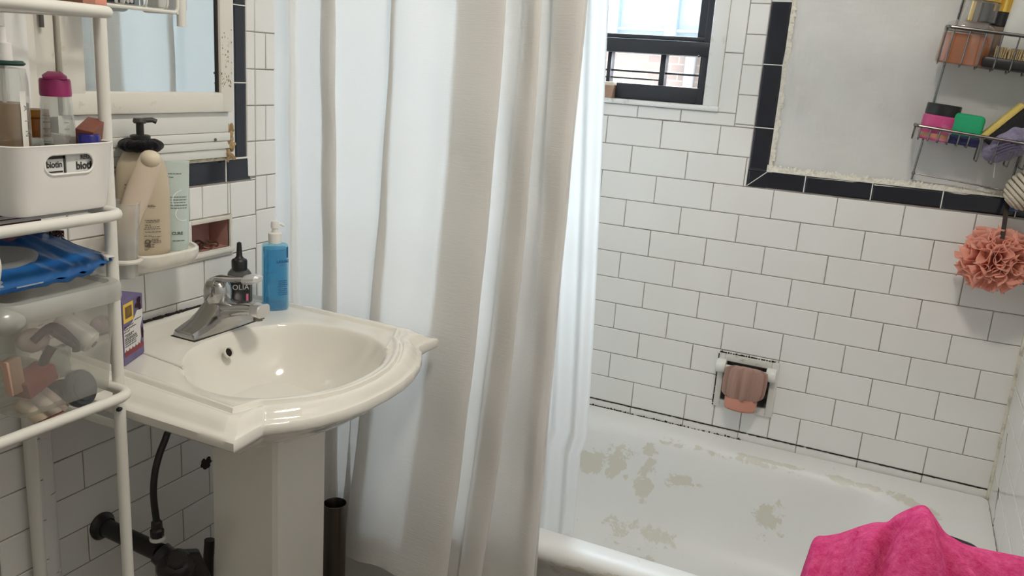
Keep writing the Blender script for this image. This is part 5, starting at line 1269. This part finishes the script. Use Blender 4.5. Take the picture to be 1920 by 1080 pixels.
s0, s1 = cw(*cloc(1843, 262, -.055)), cw(*cloc(1906, 212, -.055)); ang = math.atan2(s1.z - s0.z, s1.x - s0.x)
e = thing('scrub_sponge', 'yellow and black scrub sponge leaning up out of the lower basket', 'sponge', s0, rot=(0, -ang, 0))
part(MB().box((.0, -.028, .000), (.105, .028, .013), .003), 'foam', mat('yellow_foam', (.68, .52, .15), rough=.95, bump=(250, .8, .003)), e)
part(MB().box((-.0, -.029, -.036), (.107, .029, -.0003), .004), 'scourer', mat('black_scourer', (.008, .008, .009), rough=.8, bump=(300, .8, .002)), e)
q = cw(*cloc(1893, 262, -.065))
nb = MB()
def net(u, v):
    a = 2 * PI * u; b = PI * v
    r_ = .047 * (1 + .07 * math.sin(3 * a + 4 * b) + .03 * math.sin(7 * a - 5 * b)); return q + Vector((r_ * 1.05 * math.sin(b) * math.cos(a) + .020 * math.cos(b), .55 * r_ * math.sin(b) * math.sin(a), r_ * 1.05 * math.cos(b)))
nb.grid(net, 60, 40); nb.build('net_cloth', mat('lilac_grey_net', (.27, .245, .34), rough=.9, bump=(160, 1, .004), vary=((.20, .175, .28), 45, .45, .65)), label='lilac grey net cloth bunched at the right of the lower basket', cat='cloth', smooth=60)
ns = MB(); f0 = q + Vector((0, -.028, -.012))
for k in range(4): ns.tube(cr([f0 + Vector((-.035 + .006 * k, -.001, -.012 - .004 * k)), f0 + Vector((-.012 + .006 * k, -.006, .002 - .004 * k)), f0 + Vector((.014 + .004 * k, -.002, .012 - .006 * k))], 6), .0022, 6)
ns.build('cloth_cord', mat('violet_cord', (.10, .085, .16), rough=.8), label='violet cord on the lilac net cloth in the lower basket', cat='cord')
q0, q1 = at(1867, 298, y=-.05), at(1863, 333, y=-.05)
MB().tube([q0 + Vector((0, 0, .02)), q0, q1], .0014, 6).build('white_string', M_['white_plastic'], label='white string hanging below the lower caddy basket', cat='string')
# rope scrubber
qr = at(1926, 357, y=-.075); rp = thing('rope_scrubber', 'coiled cream rope scrubber hanging at the right end of the caddy', 'scrubber', qr)
mt = CR.to_4x4(); rb_ = MB()
pts = []
for k in range(420):
    t = k / 419; b = PI * (.06 + .88 * t); a = 2 * PI * 11 * t
    pts.append(qr + Matrix.Rotation(.7, 3, 'Y') @ Vector((.040 * math.sin(b) * math.cos(a), .040 * math.sin(b) * math.sin(a), .044 * math.cos(b))))
rb_.tube(pts, .0048, 8); rb_.sphere(qr, .034); rb_.build('rope', mat('cream_rope', (.60, .54, .43), rough=.95, bump=(260, 1, .003)), rp, smooth=60)
MB().box((-.012, -.006, -.022), (.014, .006, .020), .004, mtx=Matrix.Translation(at(1904, 378, y=-.05)) @ CR.to_4x4()).build('blue_wrapper', mat('blue_wrapper', (.03, .13, .36), rough=.4, bump=(80, .6, .003), vary=((.25, .38, .55), 60, .55, .7)), label='blue wrapper behind the cream rope scrubber', cat='wrapper')
# pink mesh pouf on a dark strap
qp = at(1865, 487, y=-.085)
po_ = thing('bath_pouf', 'peach pink mesh bath pouf hanging on a dark strap under the caddy', 'pouf', qp)
pb = MB(); RP = random.Random(5)
for k in range(64):
    # each ruffle is a wavy fan standing on the ball
    d = Vector((RP.gauss(0, 1), RP.gauss(0, 1) - .5, RP.gauss(0, 1))).normalized(); t1 = d.orthogonal().normalized(); t1 = Matrix.Rotation(RP.uniform(0, 6.3), 3, d) @ t1; t2 = d.cross(t1)
    L, Hh = RP.uniform(.030, .052), RP.uniform(.026, .036); ph = RP.uniform(0, 6.3); fq = RP.uniform(4, 7); am = RP.uniform(.006, .012); cv = RP.uniform(-.012, .012)
    def ruf(u, v, d=d, t1=t1, t2=t2, L=L, Hh=Hh, ph=ph, fq=fq, am=am, cv=cv):
        s = u - .5; base = .046 - .12 * L * (2 * s) ** 2
        return qp + (d * (base + Hh * v) + t1 * (s * 2 * L * (.75 + .45 * v)) + t2 * ((am * math.sin(fq * u * 2 + ph) * (.3 + v) + cv * (2 * s) ** 2 + .005 * v))) * .93
    pb.grid(ruf, 16, 4)
pb.sphere(qp, .042)
pb.build('mesh_ruffles', fabric('peach_mesh', (.96, .60, .49), trans=.45, bump=.5), po_, smooth=60, thick=.0008)
s_ = [at(1896, 336, y=-.0165), at(1889, 380, y=-.05), at(1884, 415, y=-.09), at(1879, 448, y=-.135)]
sm = MB(); sp_ = cr(s_, 8)
sm.loft([[p + Vector((-.0048, 0, 0)), p + Vector((.0048, 0, 0)), p + Vector((.0048, .0018, 0)), p + Vector((-.0048, .0018, 0))] for p in sp_]); sm.build('strap', M_['dark_brown'], po_, label='dark brown strap')

# ------------------------------------------------------------------ recessed paper holder in the tub wall with a cap drying on it
th = thing('paper_holder', 'white ceramic paper holder recessed into the tub wall', 'paper holder', (.963, 0, .487))
T0, T1, S0, S1 = .8815, 1.0445, .4865, .6435
fm_ = MB(); I0, I1, J0, J1 = T0 + .017, T1 - .020, S0 + .022, S1 - .020
for x0, x1, z0_, z1_ in ((T0, I0, S0, S1), (I1, T1, S0, S1), (I0, I1, S0, J0), (I0, I1, J1, S1)): fm_.box((x0, -.008, z0_), (x1, .006, z1_), .0025)
fm_.build('frame', mat('chalky_white_ceramic', (.66, .65, .61), rough=.4, bump=(90, .4, .002), vary=((.42, .39, .33), 40, .6, .75)), th)
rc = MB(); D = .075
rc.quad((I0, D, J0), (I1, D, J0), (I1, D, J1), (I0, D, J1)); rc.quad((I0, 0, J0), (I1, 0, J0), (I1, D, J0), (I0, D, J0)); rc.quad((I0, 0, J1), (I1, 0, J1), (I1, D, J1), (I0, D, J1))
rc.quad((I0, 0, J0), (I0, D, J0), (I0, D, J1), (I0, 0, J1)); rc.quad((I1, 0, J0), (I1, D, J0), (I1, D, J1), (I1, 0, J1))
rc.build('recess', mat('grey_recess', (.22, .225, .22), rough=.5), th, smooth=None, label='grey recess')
for x, sg, v in ((T0 + .010, -1, 0), (T1 - .017, 1, 0)):
    em = MB(); em.lathe([(.0, -.013), (.0175, -.013), (.0195, -.010), (.0195, .010), (.0175, .013), (.0, .013)], mtx=Matrix.Translation((x, -.014, J1 - .014)) @ Matrix.Rotation(PI / 2, 4, 'Y'), n=28)
    em.build('roller_post', mat('white_post_%s' % ('l' if sg < 0 else 'r'), (.76, .75, .71), rough=.25), th)
MB().tube([(I0, -.014, J1 - .016), (I1, -.014, J1 - .016)], .0075, 16).build('roller', M_['white_plastic'], th)
for x, z in ((T0, S0 + .08), ):
    mm = MB()
    for k in range(22): mm.box((T0 - .0035, -.004, S0 + .007 * k), (T0 - .0005, .0005, S0 + .007 * k + R.uniform(.003, .008)))
    for k in range(22): mm.box((T0 + .007 * k, -.004, S1), (T0 + .007 * k + R.uniform(.003, .008), .0005, S1 + R.uniform(.001, .004)))
    mm.build('mouldy_joint', M_['mold'], th, smooth=None, label='black mouldy joint round the frame')
cp = thing('hair_bonnet', 'mauve brown gathered bonnet with a coral elastic band hanging on the paper holder', 'bonnet', (.965, -.03, .51))
zt_, zm, zb_ = J1 - .004, .536, .503
def capring(z, hw, hd, cx, am, n=120, lean=0.0):
    out = []
    for k in range(n):
        a = 2 * PI * k / n; f = math.sin(8 * a + .6) * .55 + math.sin(13 * a + 2) * .45
        g = 1 + am * f
        out.append(Vector((cx + hw * (1 + am * .35 * f) * math.cos(a), -.036 + hd * g * math.sin(a), z + lean * math.cos(a))))
    return out
rs = [capring(zt_ + .003, .016, .003, .965, .0), capring(zt_ + .004, .038, .008, .965, .25), capring(zt_ - .002, .050, .014, .965, .40), capring(zt_ - .014, .0520, .022, .965, .40), capring(zt_ - .034, .0530, .028, .964, .42), capring(zm + .022, .0515, .030, .963, .46), capring(zm + .010, .0500, .028, .962, .44), capring(zm + .003, .0450, .026, .961, .34), capring(zm - .002, .0415, .0250, .960, .06)]
MB().loft(rs, cap1=False).build('crown', fabric('mauve_satin', (.47, .31, .26), trans=.15, bump=.3), cp, smooth=70)
rs = [capring(zm + .002, .0425, .0262, .960, .02), capring(zm - .008, .0432, .0272, .960, .015), capring(zm - .010, .0424, .0264, .960, .015), capring(zm - .012, .0432, .0272, .960, .015), capring(zb_ + .006, .0415, .0262, .959, .015), capring(zb_, .0400, .0250, .959, .015)]
MB().loft(rs, cap0=False, cap1=False).build('elastic_band', fabric('coral_elastic', (.70, .36, .28), trans=.15, bump=.4), cp, smooth=60, thick=.0012)

# ------------------------------------------------------------------ laundry basket and pink towel in front of the tub
bk = thing('laundry_basket', 'black plastic laundry basket under the pink towel', 'basket', (1.39, -.96, 0))
BT = .575
mb = MB(); mb.loft([rrect(1.275, 1.545, -1.10, -.84, .05, 0, 8), rrect(1.262, 1.562, -1.115, -.825, .055, BT - .02, 8), rrect(1.255, 1.568, -1.122, -.818, .058, BT - .018, 8), rrect(1.255, 1.568, -1.122, -.818, .058, BT, 8), rrect(1.266, 1.557, -1.111, -.829, .05, BT, 8), rrect(1.28, 1.54, -1.098, -.842, .05, .02, 8)])
mb.build('tub', M_['black'], bk)
h0, h1 = at(1795, 1016, y=-.822), at(1832, 1032, y=-.822)
mb = MB(); mb.tube(fillet([(h0.x - .05, -.822, BT - .005), (h0.x - .03, -.822, h0.z + .002), (h1.x + .004, -.822, h1.z), (h1.x + .014, -.822, BT - .005)], .02, 8), .0075, 12); mb.build('handle', M_['black'], bk)
# towel: ridge line measured, falling to the front and the back
rid = [(1196, .470), (1.204, .500)]
px = [(1497, 1100), (1512, 1055), (1526, 1021), (1548, 1017), (1575, 1012), (1610, 1000), (1640, 992), (1664, 991), (1682, 978), (1700, 969), (1722, 960), (1736, 961), (1746, 972), (1758, 990), (1772, 1010), (1792, 1024), (1815, 1035), (1850, 1044), (1885, 1051), (1919, 1058), (1960, 1068)]
ridge = [at(u, v, y=-.885) for u, v in px]
ridge = [Vector((p.x, p.y, p.z)) for p in cr(ridge, 6)]
NR = len(ridge)
def towel(u, v):
    i = u * (NR - 1); a = int(min(i, NR - 2)); p = ridge[a].lerp(ridge[a + 1], i - a)
    x, z = min(p.x, 1.583), p.z
    s = (v - .42)                       # v < .42 back side, > .42 front side
    if s < 0:
        y = -.885 + (-s / .42) * .075; zz = z - .012 * (s / .42) ** 2 - .10 * (s / .42) ** 4
        zz = max(zz, BT + .004 if x > 1.25 else .36)
    else:
        t = s / .58; y = -.885 - .235 * t ** .9; zz = z - .012 * t - .16 * t ** 2.2
        # folds that run from the peak down to the front
        def fold(x0, dr, a, w, t0=6):
            q = (x - (x0 + dr * t)) / w
            return a * math.exp(-q * q) * min(1, t * t0)
        zz += fold(1.383, .05, .022, .030) - fold(1.343, -.035, .042, .013, 12) + fold(1.318, -.03, .016, .022) - fold(1.405, .10, .026, .014) + fold(1.432, .12, .010, .014)
        zz -= fold(1.445, .16, .026, .016); zz -= fold(1.252, -.01, .012, .008) + fold(1.285, -.02, .008, .012) + fold(1.51, .06, .014, .02)
        zz += .004 * math.sin(x * 85 + t * 5) * t + .005 * math.sin(x * 40 - t * 3) * t
        zz = max(zz, BT + .004 - (0 if 1.25 < x else .16)) if t < .8 else zz
    return Vector((x, y, zz))
tw = thing('pink_towel', 'bright pink towel heaped over the black laundry basket', 'towel', (1.38, -.95, BT))
mb = MB(); mb.grid(towel, NR - 1, 46)
M_['pink_towel'] = fabric('bright_pink_towelling', (.58, .045, .175), trans=.06, bump=1.0, wrinkle=(45, .35), heather=((.74, .13, .30), 55))
mb.build('towel', M_['pink_towel'], tw, smooth=70, thick=.004)
hm = MB(); 
for off, rad in ((.052, .0035),):
    pts = []
    for k in range(20):
        u = .245 - .06 * (k / 19); v = .40 + .58 * (k / 19); p = towel(u, v); pts.append(p + Vector((0, -.001, .002)))
    hm.tube(pts, rad, 8)
hm.build('hem', M_['pink_towel'], tw, smooth=60)
# ------------------------------------------------------------------ light
W = bpy.data.worlds.new('sky'); scene.world = W; W.use_nodes = True
bg = W.node_tree.nodes['Background']; bg.inputs['Color'].default_value = (.88, .95, 1, 1); bg.inputs['Strength'].default_value = 30.0
sun_d = bpy.data.lights.new('sun', 'SUN'); sun_d.energy = 1.5; sun_d.angle = .01; sun_d.color = (1, .95, .86)
sun = bpy.data.objects.new('sun', sun_d); COL.objects.link(sun); sun.rotation_euler = (math.radians(38), 0, math.radians(14))
pd = bpy.data.lights.new('window_portal', 'AREA'); pd.shape = 'RECTANGLE'; pd.size = .60; pd.size_y = 1.05; pd.cycles.is_portal = True
po = bpy.data.objects.new('window_portal', pd); COL.objects.link(po); po.location = (.472, .12, 1.83); po.rotation_euler = (-PI / 2, 0, 0)
# ceiling lamp (above the frame)
lamp = thing('ceiling_lamp', 'round white ceiling lamp over the middle of the room', 'lamp', (1.12, -1.45, ZC))
MB().lathe([(.0, ZC - .0005), (.15, ZC - .0005), (.155, ZC - .02), (.0, ZC - .022)], (1.12, -1.45, 0), 40).build('base', M_['white_metal'], lamp)
ld = bpy.data.lights.new('lamp_light', 'AREA'); ld.shape = 'DISK'; ld.size = .26; ld.energy = 15; ld.color = (1, .93, .83)
lo = bpy.data.objects.new('lamp_light', ld); COL.objects.link(lo); lo.location = (1.12, -1.45, ZC - .03)

scene.view_settings.view_transform = 'Standard'; scene.view_settings.look = 'None'
scene.view_settings.exposure = 0.17; scene.view_settings.gamma = 1; scene.view_settings.use_curve_mapping = False
scene.cycles.max_bounces = 12; scene.cycles.transparent_max_bounces = 24; scene.cycles.diffuse_bounces = 6
scene.cycles.sample_clamp_indirect = 6
